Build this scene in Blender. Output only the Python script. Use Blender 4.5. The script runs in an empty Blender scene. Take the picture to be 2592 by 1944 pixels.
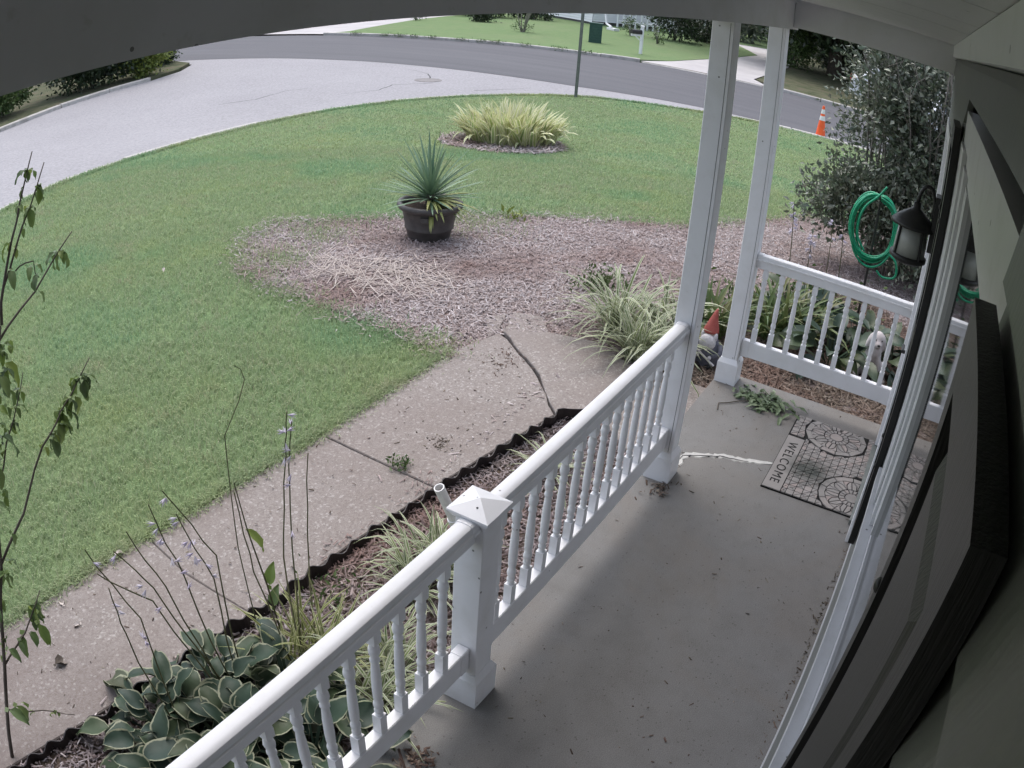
import bpy, bmesh, math, random
import numpy as np
from mathutils import Vector, Matrix

random.seed(7)
rng = np.random.default_rng(11)
R = math.radians
S = bpy.context.scene
COL = S.collection

# ------------------------------------------------------------------ camera
cam_data = bpy.data.cameras.new('camera')
cam = bpy.data.objects.new('camera', cam_data)
COL.objects.link(cam)
cam_data.type = 'PANO'
cam_data.lens = 28
cam_data.sensor_fit = 'HORIZONTAL'
cam_data.sensor_width = 36.0
cam_data.sensor_height = 27.0
cam_data.clip_start = 0.01
cam_data.clip_end = 1000
cam_data.panorama_type = 'FISHEYE_LENS_POLYNOMIAL'
cam_data.fisheye_fov = R(170)
cam_data.fisheye_polynomial_k0 = 0.0
cam_data.fisheye_polynomial_k1 = -0.03303395
cam_data.fisheye_polynomial_k2 = -1.4669088e-05
cam_data.fisheye_polynomial_k3 = -5.871044e-06
cam_data.fisheye_polynomial_k4 = -9.449233e-08
cam.matrix_world = Matrix(((0.5114016602, 0.3819787175, -0.7697795797, 0.0),
                           (-0.8562582977, 0.3023198865, -0.4188369776, 0.0),
                           (0.0727328636, 0.8733240782, 0.4816793383, 2.5),
                           (0, 0, 0, 1)))
S.camera = cam

# ------------------------------------------------------------------ world, sun, exposure
SUN_EL, SUN_AZ = 62, 50          # azimuth measured from +X towards +Y
world = bpy.data.worlds.new('World')
S.world = world
world.use_nodes = True
wn = world.node_tree
wn.nodes.clear()
sky = wn.nodes.new('ShaderNodeTexSky')
sky.sky_type = 'NISHITA'
sky.sun_disc = False
sky.sun_elevation = R(SUN_EL)
sky.sun_rotation = R(90 - SUN_AZ)
sky.air_density = 1.0
sky.dust_density = 3.0
sky.ozone_density = 1.0
hs = wn.nodes.new('ShaderNodeHueSaturation')
hs.inputs['Saturation'].default_value = 0.62
bg = wn.nodes.new('ShaderNodeBackground')
bg.inputs['Strength'].default_value = 0.15
wo = wn.nodes.new('ShaderNodeOutputWorld')
wn.links.new(sky.outputs['Color'], hs.inputs['Color'])
wn.links.new(hs.outputs['Color'], bg.inputs['Color'])
wn.links.new(bg.outputs['Background'], wo.inputs['Surface'])

sl = bpy.data.lights.new('sun', 'SUN')
sl.energy = 0.5
sl.angle = R(60)
sl.color = (1.0, 0.985, 0.96)
sun = bpy.data.objects.new('sun', sl)
COL.objects.link(sun)
sd = Vector((math.cos(R(SUN_EL)) * math.cos(R(SUN_AZ)), math.cos(R(SUN_EL)) * math.sin(R(SUN_AZ)), math.sin(R(SUN_EL))))
sun.rotation_euler = (-sd).to_track_quat('-Z', 'Y').to_euler()
sun.location = (0, 0, 30)

S.view_settings.view_transform = 'Standard'
S.view_settings.look = 'None'
S.view_settings.exposure = 1.2
S.view_settings.gamma = 1.0
S.view_settings.use_curve_mapping = False
S.cycles.max_bounces = 6
S.cycles.diffuse_bounces = 4
S.cycles.transparent_max_bounces = 6
S.cycles.use_denoising = True

# ------------------------------------------------------------------ material helpers
def node(nt, typ, ins=None, **props):
    n = nt.nodes.new('ShaderNode' + typ)
    for k, v in props.items():
        setattr(n, k, v)
    for k, v in (ins or {}).items():
        s = n.inputs[k]
        if isinstance(v, bpy.types.NodeSocket):
            nt.links.new(v, s)
        else:
            s.default_value = v
    return n

def c4(c):
    return (c[0], c[1], c[2], 1.0)

def newmat(name, rough=0.7, spec=0.3):
    m = bpy.data.materials.new(name)
    m.use_nodes = True
    nt = m.node_tree
    b = nt.nodes['Principled BSDF']
    b.inputs['Roughness'].default_value = rough
    b.inputs['Specular IOR Level'].default_value = spec
    return m, nt, b

def coords(nt, kind='world'):
    if kind == 'world':
        return node(nt, 'NewGeometry').outputs['Position']
    return node(nt, 'TexCoord').outputs['Object']

def noise(nt, vec, scale, detail=4.0, rough=0.55, dist=0.0):
    return node(nt, 'TexNoise', {'Vector': vec, 'Scale': scale, 'Detail': detail, 'Roughness': rough, 'Distortion': dist}).outputs['Fac']

def stretch(nt, vec, sc):
    return node(nt, 'VectorMath', {0: vec, 1: sc}, operation='MULTIPLY').outputs[0]

def ramp(nt, fac, stops, interp='LINEAR'):
    n = node(nt, 'ValToRGB', {'Fac': fac})
    cr = n.color_ramp
    cr.interpolation = interp
    while len(cr.elements) > 1:
        cr.elements.remove(cr.elements[-1])
    cr.elements[0].position = stops[0][0]
    cr.elements[0].color = c4(stops[0][1])
    for p, c in stops[1:]:
        e = cr.elements.new(p)
        e.color = c4(c)
    return n.outputs['Color']

def mixc(nt, fac, a, b, blend='MIX'):
    n = node(nt, 'Mix', data_type='RGBA', blend_type=blend)
    for s, v in ((n.inputs[0], fac), (n.inputs[6], a), (n.inputs[7], b)):
        if isinstance(v, bpy.types.NodeSocket):
            nt.links.new(v, s)
        elif isinstance(v, (tuple, list)):
            s.default_value = c4(v)
        else:
            s.default_value = v
    return n.outputs[2]

def sstep(nt, fac, a, b):
    return node(nt, 'MapRange', {'Value': fac, 'From Min': a, 'From Max': b, 'To Min': 0.0, 'To Max': 1.0}).outputs[0]

def setbump(nt, b, h, strength=0.4, dist=0.01):
    bn = node(nt, 'Bump', {'Height': h, 'Strength': strength, 'Distance': dist})
    nt.links.new(bn.outputs['Normal'], b.inputs['Normal'])

def attr(nt, name):
    return node(nt, 'Attribute', attribute_name=name).outputs['Fac']

def base(nt, b, col):
    if isinstance(col, bpy.types.NodeSocket):
        nt.links.new(col, b.inputs['Base Color'])
    else:
        b.inputs['Base Color'].default_value = c4(col)

def paint(name, col, dirt=(0.45, 0.43, 0.38), amount=0.35, rough=0.42, spec=0.4, sc=6.0, kind='world', bump=0.0):
    m, nt, b = newmat(name, rough, spec)
    v = coords(nt, kind)
    n1 = noise(nt, v, sc, 6, 0.6, 0.4)
    n2 = noise(nt, v, sc * 14, 3, 0.6)
    f = sstep(nt, n1, 0.5, 0.8)
    f2 = sstep(nt, n2, 0.64, 0.76)
    k1 = node(nt, 'Math', {0: f, 1: amount}, operation='MULTIPLY').outputs[0]
    k2 = node(nt, 'Math', {0: f2, 1: amount * 0.7}, operation='MULTIPLY').outputs[0]
    c = mixc(nt, k1, col, dirt)
    c = mixc(nt, k2, c, dirt)
    vo = node(nt, 'TexVoronoi', {'Vector': v, 'Scale': 17.0})
    sp = node(nt, 'Math', {0: vo.outputs['Distance'], 1: node(nt, 'Math', {0: noise(nt, v, 3.0, 3), 1: 0.16}, operation='MULTIPLY').outputs[0]}, operation='LESS_THAN').outputs[0]
    gate = node(nt, 'Math', {0: node(nt, 'SeparateColor', {'Color': vo.outputs['Color']}).outputs[0], 1: 0.80}, operation='GREATER_THAN').outputs[0]
    c = mixc(nt, node(nt, 'Math', {0: node(nt, 'Math', {0: sp, 1: gate}, operation='MULTIPLY').outputs[0], 1: 0.75}, operation='MULTIPLY').outputs[0], c, (0.05, 0.045, 0.04))
    base(nt, b, c)
    if bump:
        setbump(nt, b, noise(nt, stretch(nt, v, (30, 30, 3)), 4, 4), bump, 0.003)
    return m

def simple(name, cols, scale=8.0, rough=0.7, spec=0.3, bump=0.0, bscale=40.0, bdist=0.004, kind='world', metallic=0.0, sv=None):
    m, nt, b = newmat(name, rough, spec)
    v = coords(nt, kind)
    if sv:
        v = stretch(nt, v, sv)
    n = noise(nt, v, scale, 5, 0.6)
    k = len(cols)
    base(nt, b, ramp(nt, n, [(0.3 + 0.4 * i / max(1, k - 1), c) for i, c in enumerate(cols)]))
    if bump:
        setbump(nt, b, noise(nt, v, bscale, 4), bump, bdist)
    b.inputs['Metallic'].default_value = metallic
    return m

def foliage(name, cols, edge=None, edge_at=0.7, rough=0.45, spec=0.35, trans=0.25, byobj=False, patch=0.0, patchcol=None, patchscale=0.7):
    """leaf material; colour by the vertex value rnd (or by the object's random), cream margin by the value edge"""
    m, nt, b = newmat(name, rough, spec)
    f = node(nt, 'ObjectInfo').outputs['Random'] if byobj else attr(nt, 'rnd')
    k = len(cols)
    c = ramp(nt, f, [(i / max(1, k - 1), x) for i, x in enumerate(cols)])
    if patch:
        n = noise(nt, coords(nt), patchscale, 3, 0.6)
        pf = node(nt, 'Math', {0: sstep(nt, n, 0.45, 0.68), 1: patch}, operation='MULTIPLY').outputs[0]
        c = mixc(nt, pf, c, patchcol)
    if edge:
        e = attr(nt, 'edge')
        nn = noise(nt, coords(nt, 'obj'), 40, 2)
        e2 = node(nt, 'Math', {0: e, 1: node(nt, 'Math', {0: nn, 1: 0.25}, operation='MULTIPLY').outputs[0]}, operation='ADD').outputs[0]
        c = mixc(nt, sstep(nt, e2, edge_at + 0.10, edge_at + 0.18), c, edge)
    base(nt, b, c)
    t = node(nt, 'BsdfTranslucent')
    nt.links.new(c, t.inputs['Color']) if isinstance(c, bpy.types.NodeSocket) else None
    mx = node(nt, 'MixShader', {0: trans})
    nt.links.new(b.outputs[0], mx.inputs[1])
    nt.links.new(t.outputs[0], mx.inputs[2])
    out = [n for n in nt.nodes if n.type == 'OUTPUT_MATERIAL'][0]
    nt.links.new(mx.outputs[0], out.inputs['Surface'])
    return m

# ------------------------------------------------------------------ materials
M = {}
M['white'] = paint('white_vinyl', (0.74, 0.74, 0.76), amount=0.3)
M['porchwhite'] = paint('porch_white', (0.66, 0.66, 0.67), dirt=(0.42, 0.42, 0.36), amount=0.4, rough=0.5, sc=2.5)
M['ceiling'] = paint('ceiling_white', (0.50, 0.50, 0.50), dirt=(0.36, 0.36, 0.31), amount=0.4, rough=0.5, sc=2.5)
M['sash'] = paint('window_white', (0.60, 0.60, 0.62), dirt=(0.3, 0.3, 0.26), amount=0.35, rough=0.4, sc=9)
M['siding'] = paint('sage_siding', (0.145, 0.15, 0.142), dirt=(0.20, 0.205, 0.165), amount=0.55, rough=0.42, spec=0.5, sc=1.6, bump=0.25)
M['shutter'] = simple('black_shutter', [(0.005, 0.005, 0.0055), (0.010, 0.010, 0.010)], 6, 0.42, 0.5, bump=0.35, bscale=9, bdist=0.003, sv=(30, 30, 2))
M['blackmetal'] = simple('black_metal', [(0.012, 0.012, 0.013), (0.03, 0.028, 0.026)], 14, 0.45, 0.45, kind='obj')
M['darkplastic'] = simple('black_edging', [(0.012, 0.010, 0.012), (0.035, 0.027, 0.025)], 10, 0.5, 0.35, bump=0.2, bscale=25)

def porch_concrete():
    m, nt, b = newmat('porch_concrete', 0.78, 0.25)
    v = coords(nt)
    n1 = noise(nt, v, 1.1, 6, 0.62, 0.6)
    n2 = noise(nt, v, 7, 6, 0.7, 0.3)
    n3 = noise(nt, v, 230, 3, 0.7)
    n4 = noise(nt, stretch(nt, v, (1.0, 2.2, 1)), 3.2, 5, 0.7, 0.8)
    c = ramp(nt, n1, [(0.28, (0.13, 0.122, 0.112)), (0.48, (0.19, 0.185, 0.178)), (0.6, (0.185, 0.165, 0.145)), (0.75, (0.15, 0.128, 0.108))])
    c = mixc(nt, node(nt, 'Math', {0: sstep(nt, n2, 0.48, 0.78), 1: 0.5}, operation='MULTIPLY').outputs[0], c, (0.085, 0.076, 0.065))
    c = mixc(nt, node(nt, 'Math', {0: sstep(nt, n4, 0.55, 0.75), 1: 0.4}, operation='MULTIPLY').outputs[0], c, (0.235, 0.23, 0.22))
    c = mixc(nt, 0.5, c, ramp(nt, n3, [(0.32, (0.09, 0.085, 0.08)), (0.68, (0.26, 0.255, 0.245))]))
    vo = node(nt, 'TexVoronoi', {'Vector': v, 'Scale': 30.0})
    c = mixc(nt, node(nt, 'Math', {0: node(nt, 'Math', {0: vo.outputs['Distance'], 1: 0.12}, operation='LESS_THAN').outputs[0], 1: 0.5}, operation='MULTIPLY').outputs[0], c, (0.07, 0.063, 0.055))
    base(nt, b, c)
    setbump(nt, b, n3, 0.35, 0.003)
    return m
M['porch'] = porch_concrete()

def walk_concrete():
    m, nt, b = newmat('walk_aggregate', 0.85, 0.2)
    v = coords(nt)
    vo = node(nt, 'TexVoronoi', {'Vector': v, 'Scale': 85.0})
    sep = node(nt, 'SeparateColor', {'Color': vo.outputs['Color']})
    c = ramp(nt, sep.outputs[0], [(0.0, (0.16, 0.135, 0.12)), (0.3, (0.215, 0.188, 0.172)), (0.62, (0.255, 0.228, 0.212)), (0.9, (0.295, 0.267, 0.25)), (0.96, (0.46, 0.44, 0.42))])
    n2 = noise(nt, v, 150, 4, 0.75)
    c = mixc(nt, 0.55, c, ramp(nt, n2, [(0.3, (0.13, 0.107, 0.096)), (0.7, (0.33, 0.295, 0.275))]))
    n1 = noise(nt, v, 1.0, 6, 0.65, 0.5)
    c = mixc(nt, node(nt, 'Math', {0: sstep(nt, n1, 0.45, 0.72), 1: 0.55}, operation='MULTIPLY').outputs[0], c, (0.185, 0.15, 0.135))
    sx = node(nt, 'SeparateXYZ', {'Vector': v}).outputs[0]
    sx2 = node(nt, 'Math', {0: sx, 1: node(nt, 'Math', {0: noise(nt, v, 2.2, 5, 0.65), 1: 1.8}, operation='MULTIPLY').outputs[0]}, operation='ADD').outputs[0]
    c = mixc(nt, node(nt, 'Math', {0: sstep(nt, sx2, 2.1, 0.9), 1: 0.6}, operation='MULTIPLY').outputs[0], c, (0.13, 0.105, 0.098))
    n5 = noise(nt, v, 16, 4, 0.7)
    c = mixc(nt, node(nt, 'Math', {0: sstep(nt, n5, 0.6, 0.75), 1: 0.45}, operation='MULTIPLY').outputs[0], c, (0.12, 0.095, 0.085))
    base(nt, b, c)
    setbump(nt, b, n2, 0.6, 0.004)
    return m
M['walk'] = walk_concrete()

def court_mat():
    m, nt, b = newmat('court_concrete', 0.9, 0.15)
    v = coords(nt)
    n1 = noise(nt, v, 0.35, 5, 0.6, 0.3)
    n2 = noise(nt, v, 16, 6, 0.85)
    n3 = noise(nt, v, 3.5, 6, 0.75)
    c = ramp(nt, n1, [(0.3, (0.255, 0.247, 0.258)), (0.7, (0.32, 0.31, 0.322))])
    c = mixc(nt, 0.55, c, ramp(nt, n2, [(0.36, (0.17, 0.165, 0.17)), (0.6, (0.375, 0.365, 0.378))]))
    c = mixc(nt, node(nt, 'Math', {0: sstep(nt, n3, 0.56, 0.72), 1: 0.4}, operation='MULTIPLY').outputs[0], c, (0.22, 0.21, 0.21))
    base(nt, b, c)
    setbump(nt, b, n2, 0.4, 0.01)
    return m
M['court'] = court_mat()

def asphalt_mat():
    m, nt, b = newmat('asphalt', 0.85, 0.25)
    v = coords(nt)
    n1 = noise(nt, stretch(nt, v, (1.3, 0.08, 1)), 1.2, 4, 0.6)
    n2 = noise(nt, v, 40, 3, 0.7)
    c = ramp(nt, n1, [(0.3, (0.078, 0.078, 0.088)), (0.7, (0.115, 0.114, 0.124))])
    n4 = noise(nt, stretch(nt, v, (0.9, 0.35, 1)), 0.6, 6, 0.7, 0.8)
    c = mixc(nt, node(nt, 'Math', {0: sstep(nt, n4, 0.52, 0.7), 1: 0.4}, operation='MULTIPLY').outputs[0], c, (0.085, 0.084, 0.094))
    c = mixc(nt, 0.35, c, ramp(nt, n2, [(0.3, (0.055, 0.055, 0.062)), (0.7, (0.145, 0.143, 0.153))]))
    base(nt, b, c)
    setbump(nt, b, n2, 0.3, 0.008)
    return m
M['asphalt'] = asphalt_mat()

def lawn_mat():
    m, nt, b = newmat('lawn_turf', 0.95, 0.05)
    v = coords(nt)
    n1 = noise(nt, v, 0.3, 6, 0.7, 0.5)
    n2 = noise(nt, v, 2.0, 5, 0.75)
    n3 = noise(nt, stretch(nt, v, (1, 1, 1)), 60, 3, 0.7)
    c = ramp(nt, n1, [(0.3, (0.135, 0.21, 0.10)), (0.5, (0.165, 0.225, 0.115)), (0.7, (0.205, 0.225, 0.14))])
    c = mixc(nt, 0.4, c, ramp(nt, n2, [(0.34, (0.10, 0.185, 0.08)), (0.66, (0.21, 0.26, 0.12))]))
    c = mixc(nt, 0.35, c, ramp(nt, n3, [(0.3, (0.085, 0.135, 0.06)), (0.7, (0.19, 0.25, 0.125))]))
    base(nt, b, c)
    setbump(nt, b, n3, 0.5, 0.02)
    return m
M['lawn'] = lawn_mat()
M['soil'] = simple('soil', [(0.055, 0.04, 0.032), (0.10, 0.075, 0.06), (0.14, 0.11, 0.09)], 14, 0.95, 0.1, bump=0.7, bscale=50, bdist=0.02)

M['verge'] = simple('shade_toned_ground', [(0.05, 0.065, 0.035), (0.10, 0.105, 0.065), (0.13, 0.11, 0.08)], 1.6, 0.95, 0.05, bump=0.5, bscale=30, bdist=0.02)  # soil and litter colour taken darker to carry the shade of trees
M['bedsoil'] = simple('bed_soil', [(0.15, 0.115, 0.105), (0.24, 0.195, 0.185), (0.19, 0.13, 0.11)], 5, 0.95, 0.1, bump=0.7, bscale=40, bdist=0.02)
def chip_mat(name, cols):
    m, nt, b = newmat(name, 0.9, 0.12)
    c = ramp(nt, attr(nt, 'rnd'), [(i / (len(cols) - 1), x) for i, x in enumerate(cols)])
    n = noise(nt, coords(nt), 0.8, 5, 0.65)
    c = mixc(nt, node(nt, 'Math', {0: sstep(nt, n, 0.47, 0.66), 1: 0.7}, operation='MULTIPLY').outputs[0], c, (0.21, 0.13, 0.11))
    n2 = noise(nt, coords(nt), 3.5, 4, 0.6)
    c = mixc(nt, node(nt, 'Math', {0: sstep(nt, n2, 0.55, 0.75), 1: 0.35}, operation='MULTIPLY').outputs[0], c, (0.42, 0.35, 0.31))
    base(nt, b, c)
    return m
M['chips'] = chip_mat('mulch_chips', [(0.23, 0.185, 0.175), (0.36, 0.31, 0.305), (0.41, 0.36, 0.355), (0.29, 0.235, 0.22), (0.52, 0.475, 0.475), (0.37, 0.32, 0.315)])
M['darkchips'] = chip_mat('dark_mulch_chips', [(0.06, 0.045, 0.035), (0.13, 0.10, 0.08), (0.20, 0.16, 0.13), (0.09, 0.065, 0.05), (0.30, 0.26, 0.22)])  # dark brown chips, with the porch-side shade put into the colour
M['midchips'] = chip_mat('bed_mulch_chips', [(0.08, 0.06, 0.06), (0.20, 0.165, 0.165), (0.29, 0.25, 0.255), (0.13, 0.10, 0.095), (0.40, 0.36, 0.37), (0.22, 0.185, 0.185)])
M['debris'] = chip_mat('bark_bits', [(0.04, 0.032, 0.028), (0.09, 0.07, 0.055), (0.05, 0.04, 0.03), (0.25, 0.22, 0.17)])
def blade_mat():
    m = foliage('grass_blade', [(0.25, 0.33, 0.17), (0.30, 0.38, 0.20), (0.35, 0.41, 0.23), (0.27, 0.355, 0.20), (0.43, 0.43, 0.29)], trans=0.35, rough=0.6, spec=0.2)
    nt = m.node_tree
    b = nt.nodes['Principled BSDF']
    src = b.inputs['Base Color'].links[0].from_socket
    v = coords(nt)
    n1 = noise(nt, v, 0.75, 5, 0.65, 0.5)
    n2 = noise(nt, v, 2.6, 4, 0.65, 0.3)
    n3 = noise(nt, v, 0.45, 4, 0.6, 0.2)
    c = mixc(nt, node(nt, 'Math', {0: sstep(nt, n1, 0.50, 0.66), 1: 0.6}, operation='MULTIPLY').outputs[0], src, (0.36, 0.42, 0.19))
    c = mixc(nt, node(nt, 'Math', {0: sstep(nt, n2, 0.54, 0.70), 1: 0.55}, operation='MULTIPLY').outputs[0], c, (0.40, 0.36, 0.25))
    c = mixc(nt, node(nt, 'Math', {0: sstep(nt, n3, 0.52, 0.64), 1: 0.6}, operation='MULTIPLY').outputs[0], c, (0.19, 0.36, 0.20))
    for n in nt.nodes:
        if n.type in ('BSDF_PRINCIPLED', 'BSDF_TRANSLUCENT'):
            i = n.inputs['Base Color'] if n.type == 'BSDF_PRINCIPLED' else n.inputs['Color']
            nt.links.new(c, i)
    return m
M['blade'] = blade_mat()
M['straw'] = foliage('dry_straw', [(0.40, 0.34, 0.30), (0.52, 0.46, 0.42), (0.33, 0.27, 0.24)], trans=0.1, rough=0.8)
M['kerb'] = simple('kerb_concrete', [(0.27, 0.255, 0.235), (0.46, 0.44, 0.415), (0.36, 0.34, 0.32)], 2.2, 0.9, 0.15, bump=0.3, bscale=60)
M['paleconc'] = simple('driveway_concrete', [(0.38, 0.36, 0.36), (0.48, 0.46, 0.45)], 0.8, 0.9, 0.15)
M['patch'] = simple('crack_sealant', [(0.42, 0.41, 0.39), (0.56, 0.55, 0.52)], 20, 0.85, 0.2, bump=0.5, bscale=70)
M['stone'] = simple('flat_stone', [(0.30, 0.255, 0.225), (0.40, 0.35, 0.31)], 25, 0.9, 0.15, bump=0.4, bscale=60)

M['hosta'] = foliage('hosta_leaf', [(0.022, 0.040, 0.026), (0.034, 0.060, 0.034), (0.030, 0.053, 0.040), (0.05, 0.075, 0.036), (0.065, 0.072, 0.042)], edge=(0.27, 0.28, 0.19), edge_at=0.84, byobj=True, rough=0.5, spec=0.3, trans=0.15)
M['darkhosta'] = foliage('dark_hosta_leaf', [(0.03, 0.055, 0.038), (0.05, 0.08, 0.05), (0.07, 0.09, 0.04)], byobj=True, rough=0.4, spec=0.4, trans=0.15)
M['liriope'] = foliage('liriope_leaf', [(0.10, 0.15, 0.06), (0.14, 0.20, 0.07), (0.19, 0.24, 0.08)], edge=(0.48, 0.49, 0.36), edge_at=0.42, byobj=True, trans=0.25)
M['yellowliriope'] = foliage('yellow_liriope_leaf', [(0.14, 0.17, 0.045), (0.20, 0.23, 0.06), (0.11, 0.14, 0.05)], edge=(0.40, 0.40, 0.22), edge_at=0.5, byobj=True, trans=0.25)
M['clump'] = foliage('variegated_leaf', [(0.40, 0.46, 0.17), (0.54, 0.55, 0.26), (0.30, 0.40, 0.16), (0.60, 0.58, 0.34)], edge=(0.66, 0.64, 0.44), edge_at=0.45, byobj=True, trans=0.25)
M['yucca'] = foliage('yucca_leaf', [(0.15, 0.235, 0.15), (0.20, 0.295, 0.18), (0.125, 0.21, 0.145)], byobj=True, trans=0.1, rough=0.5)
M['yuccayellow'] = foliage('yucca_old_leaf', [(0.26, 0.29, 0.085), (0.34, 0.35, 0.13), (0.20, 0.26, 0.08)], byobj=True, trans=0.15, rough=0.5)
M['lily'] = foliage('daylily_leaf', [(0.07, 0.12, 0.04), (0.11, 0.16, 0.055), (0.20, 0.20, 0.09)], byobj=True, trans=0.25)
M['sapleaf'] = foliage('sapling_leaf', [(0.08, 0.12, 0.06), (0.15, 0.22, 0.05), (0.11, 0.16, 0.08), (0.20, 0.26, 0.06)], byobj=True, trans=0.3)
M['bush'] = foliage('bush_leaf', [(0.075, 0.10, 0.07), (0.12, 0.145, 0.10), (0.18, 0.19, 0.15), (0.09, 0.13, 0.07), (0.26, 0.265, 0.22)], trans=0.15, rough=0.35, spec=0.5)
M['darkbush'] = foliage('dark_shrub_leaf', [(0.014, 0.022, 0.012), (0.03, 0.05, 0.022), (0.045, 0.07, 0.03)], trans=0.12)
M['limebush'] = foliage('lime_shrub_leaf', [(0.12, 0.17, 0.04), (0.25, 0.29, 0.07), (0.17, 0.23, 0.055)], trans=0.25)
M['greenbush'] = foliage('green_shrub_leaf', [(0.04, 0.075, 0.025), (0.08, 0.13, 0.04), (0.12, 0.17, 0.06)], trans=0.2)
M['herb'] = foliage('low_herb', [(0.05, 0.09, 0.03), (0.10, 0.14, 0.045), (0.08, 0.11, 0.05)], trans=0.25)
M['sprig'] = foliage('cut_sprig_leaf', [(0.12, 0.17, 0.09), (0.18, 0.24, 0.13), (0.24, 0.29, 0.18)], byobj=True, trans=0.2)
M['petal'] = foliage('pale_lilac_petal', [(0.48, 0.42, 0.55), (0.60, 0.57, 0.64)], byobj=True, trans=0.3)
M['stem'] = simple('green_stem', [(0.07, 0.08, 0.04), (0.12, 0.11, 0.06)], 30, 0.7, 0.2)
M['twig'] = simple('grey_twig', [(0.16, 0.145, 0.125), (0.27, 0.25, 0.225)], 25, 0.85, 0.15)
M['bark'] = simple('bark', [(0.065, 0.055, 0.046), (0.13, 0.11, 0.095)], 12, 0.9, 0.15, bump=0.5, bscale=30, bdist=0.01)
M['pot'] = simple('dark_resin_pot', [(0.05, 0.045, 0.044), (0.095, 0.086, 0.084)], 9, 0.5, 0.4, kind='obj', bump=0.1, bscale=30)
M['hose'] = simple('green_hose', [(0.0, 0.20, 0.095), (0.01, 0.34, 0.17)], 30, 0.35, 0.5)
M['red'] = simple('faded_red', [(0.26, 0.055, 0.045), (0.34, 0.085, 0.07)], 20, 0.6, 0.3, kind='obj')
M['beard'] = simple('pale_grey_beard', [(0.40, 0.39, 0.40), (0.58, 0.56, 0.57)], 60, 0.8, 0.2, kind='obj', bump=0.8, bscale=70)
M['coat'] = simple('slate_coat', [(0.08, 0.085, 0.11), (0.13, 0.13, 0.16)], 20, 0.7, 0.2, kind='obj')
M['skin'] = simple('painted_skin', [(0.42, 0.27, 0.21), (0.48, 0.32, 0.26)], 20, 0.6, 0.3, kind='obj')
M['statue'] = simple('white_statue', [(0.42, 0.38, 0.38), (0.56, 0.52, 0.52)], 18, 0.75, 0.25, kind='obj', bump=0.2, bscale=40)
M['orange'] = simple('orange_plastic', [(0.75, 0.09, 0.02), (0.9, 0.14, 0.03)], 8, 0.5, 0.4, kind='obj')
M['reflect'] = simple('reflective_white', [(0.6, 0.6, 0.6), (0.75, 0.75, 0.74)], 10, 0.4, 0.5, kind='obj')
M['galv'] = simple('weathered_steel', [(0.12, 0.135, 0.125), (0.19, 0.20, 0.19)], 10, 0.5, 0.5, kind='obj', metallic=0.3)
M['iron'] = simple('cast_iron_cover', [(0.13, 0.12, 0.12), (0.2, 0.185, 0.18)], 10, 0.7, 0.4)
M['utility'] = simple('dark_green_box', [(0.02, 0.062, 0.05), (0.035, 0.085, 0.068)], 6, 0.5, 0.4, kind='obj')
M['carwhite'] = simple('white_car_paint', [(0.68, 0.69, 0.74), (0.76, 0.77, 0.8)], 4, 0.25, 0.5, kind='obj')
M['tyre'] = simple('tyre', [(0.015, 0.015, 0.016), (0.03, 0.03, 0.03)], 20, 0.8, 0.2, kind='obj')
M['rim'] = simple('wheel_rim', [(0.4, 0.4, 0.42), (0.5, 0.5, 0.52)], 10, 0.3, 0.5, kind='obj', metallic=0.8)
M['tail'] = simple('red_lamp', [(0.3, 0.015, 0.012), (0.4, 0.02, 0.015)], 10, 0.3, 0.5, kind='obj')
M['farsiding'] = simple('far_white_siding', [(0.80, 0.80, 0.83), (0.86, 0.86, 0.88)], 1, 0.5, 0.3)
M['foundation'] = simple('foundation', [(0.10, 0.095, 0.10), (0.16, 0.15, 0.155)], 3, 0.9, 0.1)
M['roof'] = simple('roof_shingle', [(0.06, 0.058, 0.058), (0.11, 0.105, 0.10)], 6, 0.9, 0.1)
M['pvc'] = simple('white_pipe', [(0.66, 0.65, 0.65), (0.72, 0.71, 0.7)], 10, 0.4, 0.4)
M['seam'] = simple('dark_seam', [(0.05, 0.05, 0.055), (0.09, 0.09, 0.09)], 10, 0.8, 0.1)

def glass_mat(name, tint, rough=0.03):
    m, nt, b = newmat(name, rough, 0.5)
    base(nt, b, tint)
    b.inputs['IOR'].default_value = 1.5
    return m
M['glass'] = glass_mat('window_glass', (0.02, 0.022, 0.022))
M['lampglass'] = simple('frosted_glass', [(0.30, 0.31, 0.29), (0.40, 0.40, 0.37)], 12, 0.35, 0.5, kind='obj')
M['carglass'] = glass_mat('car_glass', (0.04, 0.07, 0.09), 0.05)

def mat_stone_mat():
    m, nt, b = newmat('mat_rubber_face', 0.85, 0.2)
    v = coords(nt)
    n = noise(nt, v, 6, 4, 0.6)
    c = mixc(nt, 0.3, ramp(nt, node(nt, 'ObjectInfo').outputs['Random'], [(0, (0.25, 0.235, 0.225)), (0.6, (0.30, 0.28, 0.265)), (1, (0.35, 0.29, 0.27))]), ramp(nt, n, [(0.3, (0.17, 0.16, 0.15)), (0.7, (0.33, 0.305, 0.29))]))
    # damp dark green stain in the middle of the mat
    d = node(nt, 'VectorMath', {0: v, 1: (4.16, 0.30, 0.01)}, operation='DISTANCE').outputs['Value']
    d2 = node(nt, 'Math', {0: d, 1: node(nt, 'Math', {0: noise(nt, v, 14, 4), 1: 0.16}, operation='MULTIPLY').outputs[0]}, operation='ADD').outputs[0]
    c = mixc(nt, node(nt, 'Math', {0: sstep(nt, d2, 0.27, 0.13), 1: 0.8}, operation='MULTIPLY').outputs[0], c, (0.035, 0.045, 0.038))
    base(nt, b, c)
    setbump(nt, b, noise(nt, v, 220, 2), 0.3, 0.002)
    return m
M['matface'] = mat_stone_mat()
M['matback'] = simple('mat_black_rubber', [(0.012, 0.012, 0.012), (0.024, 0.023, 0.022)], 40, 0.85, 0.15)

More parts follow.
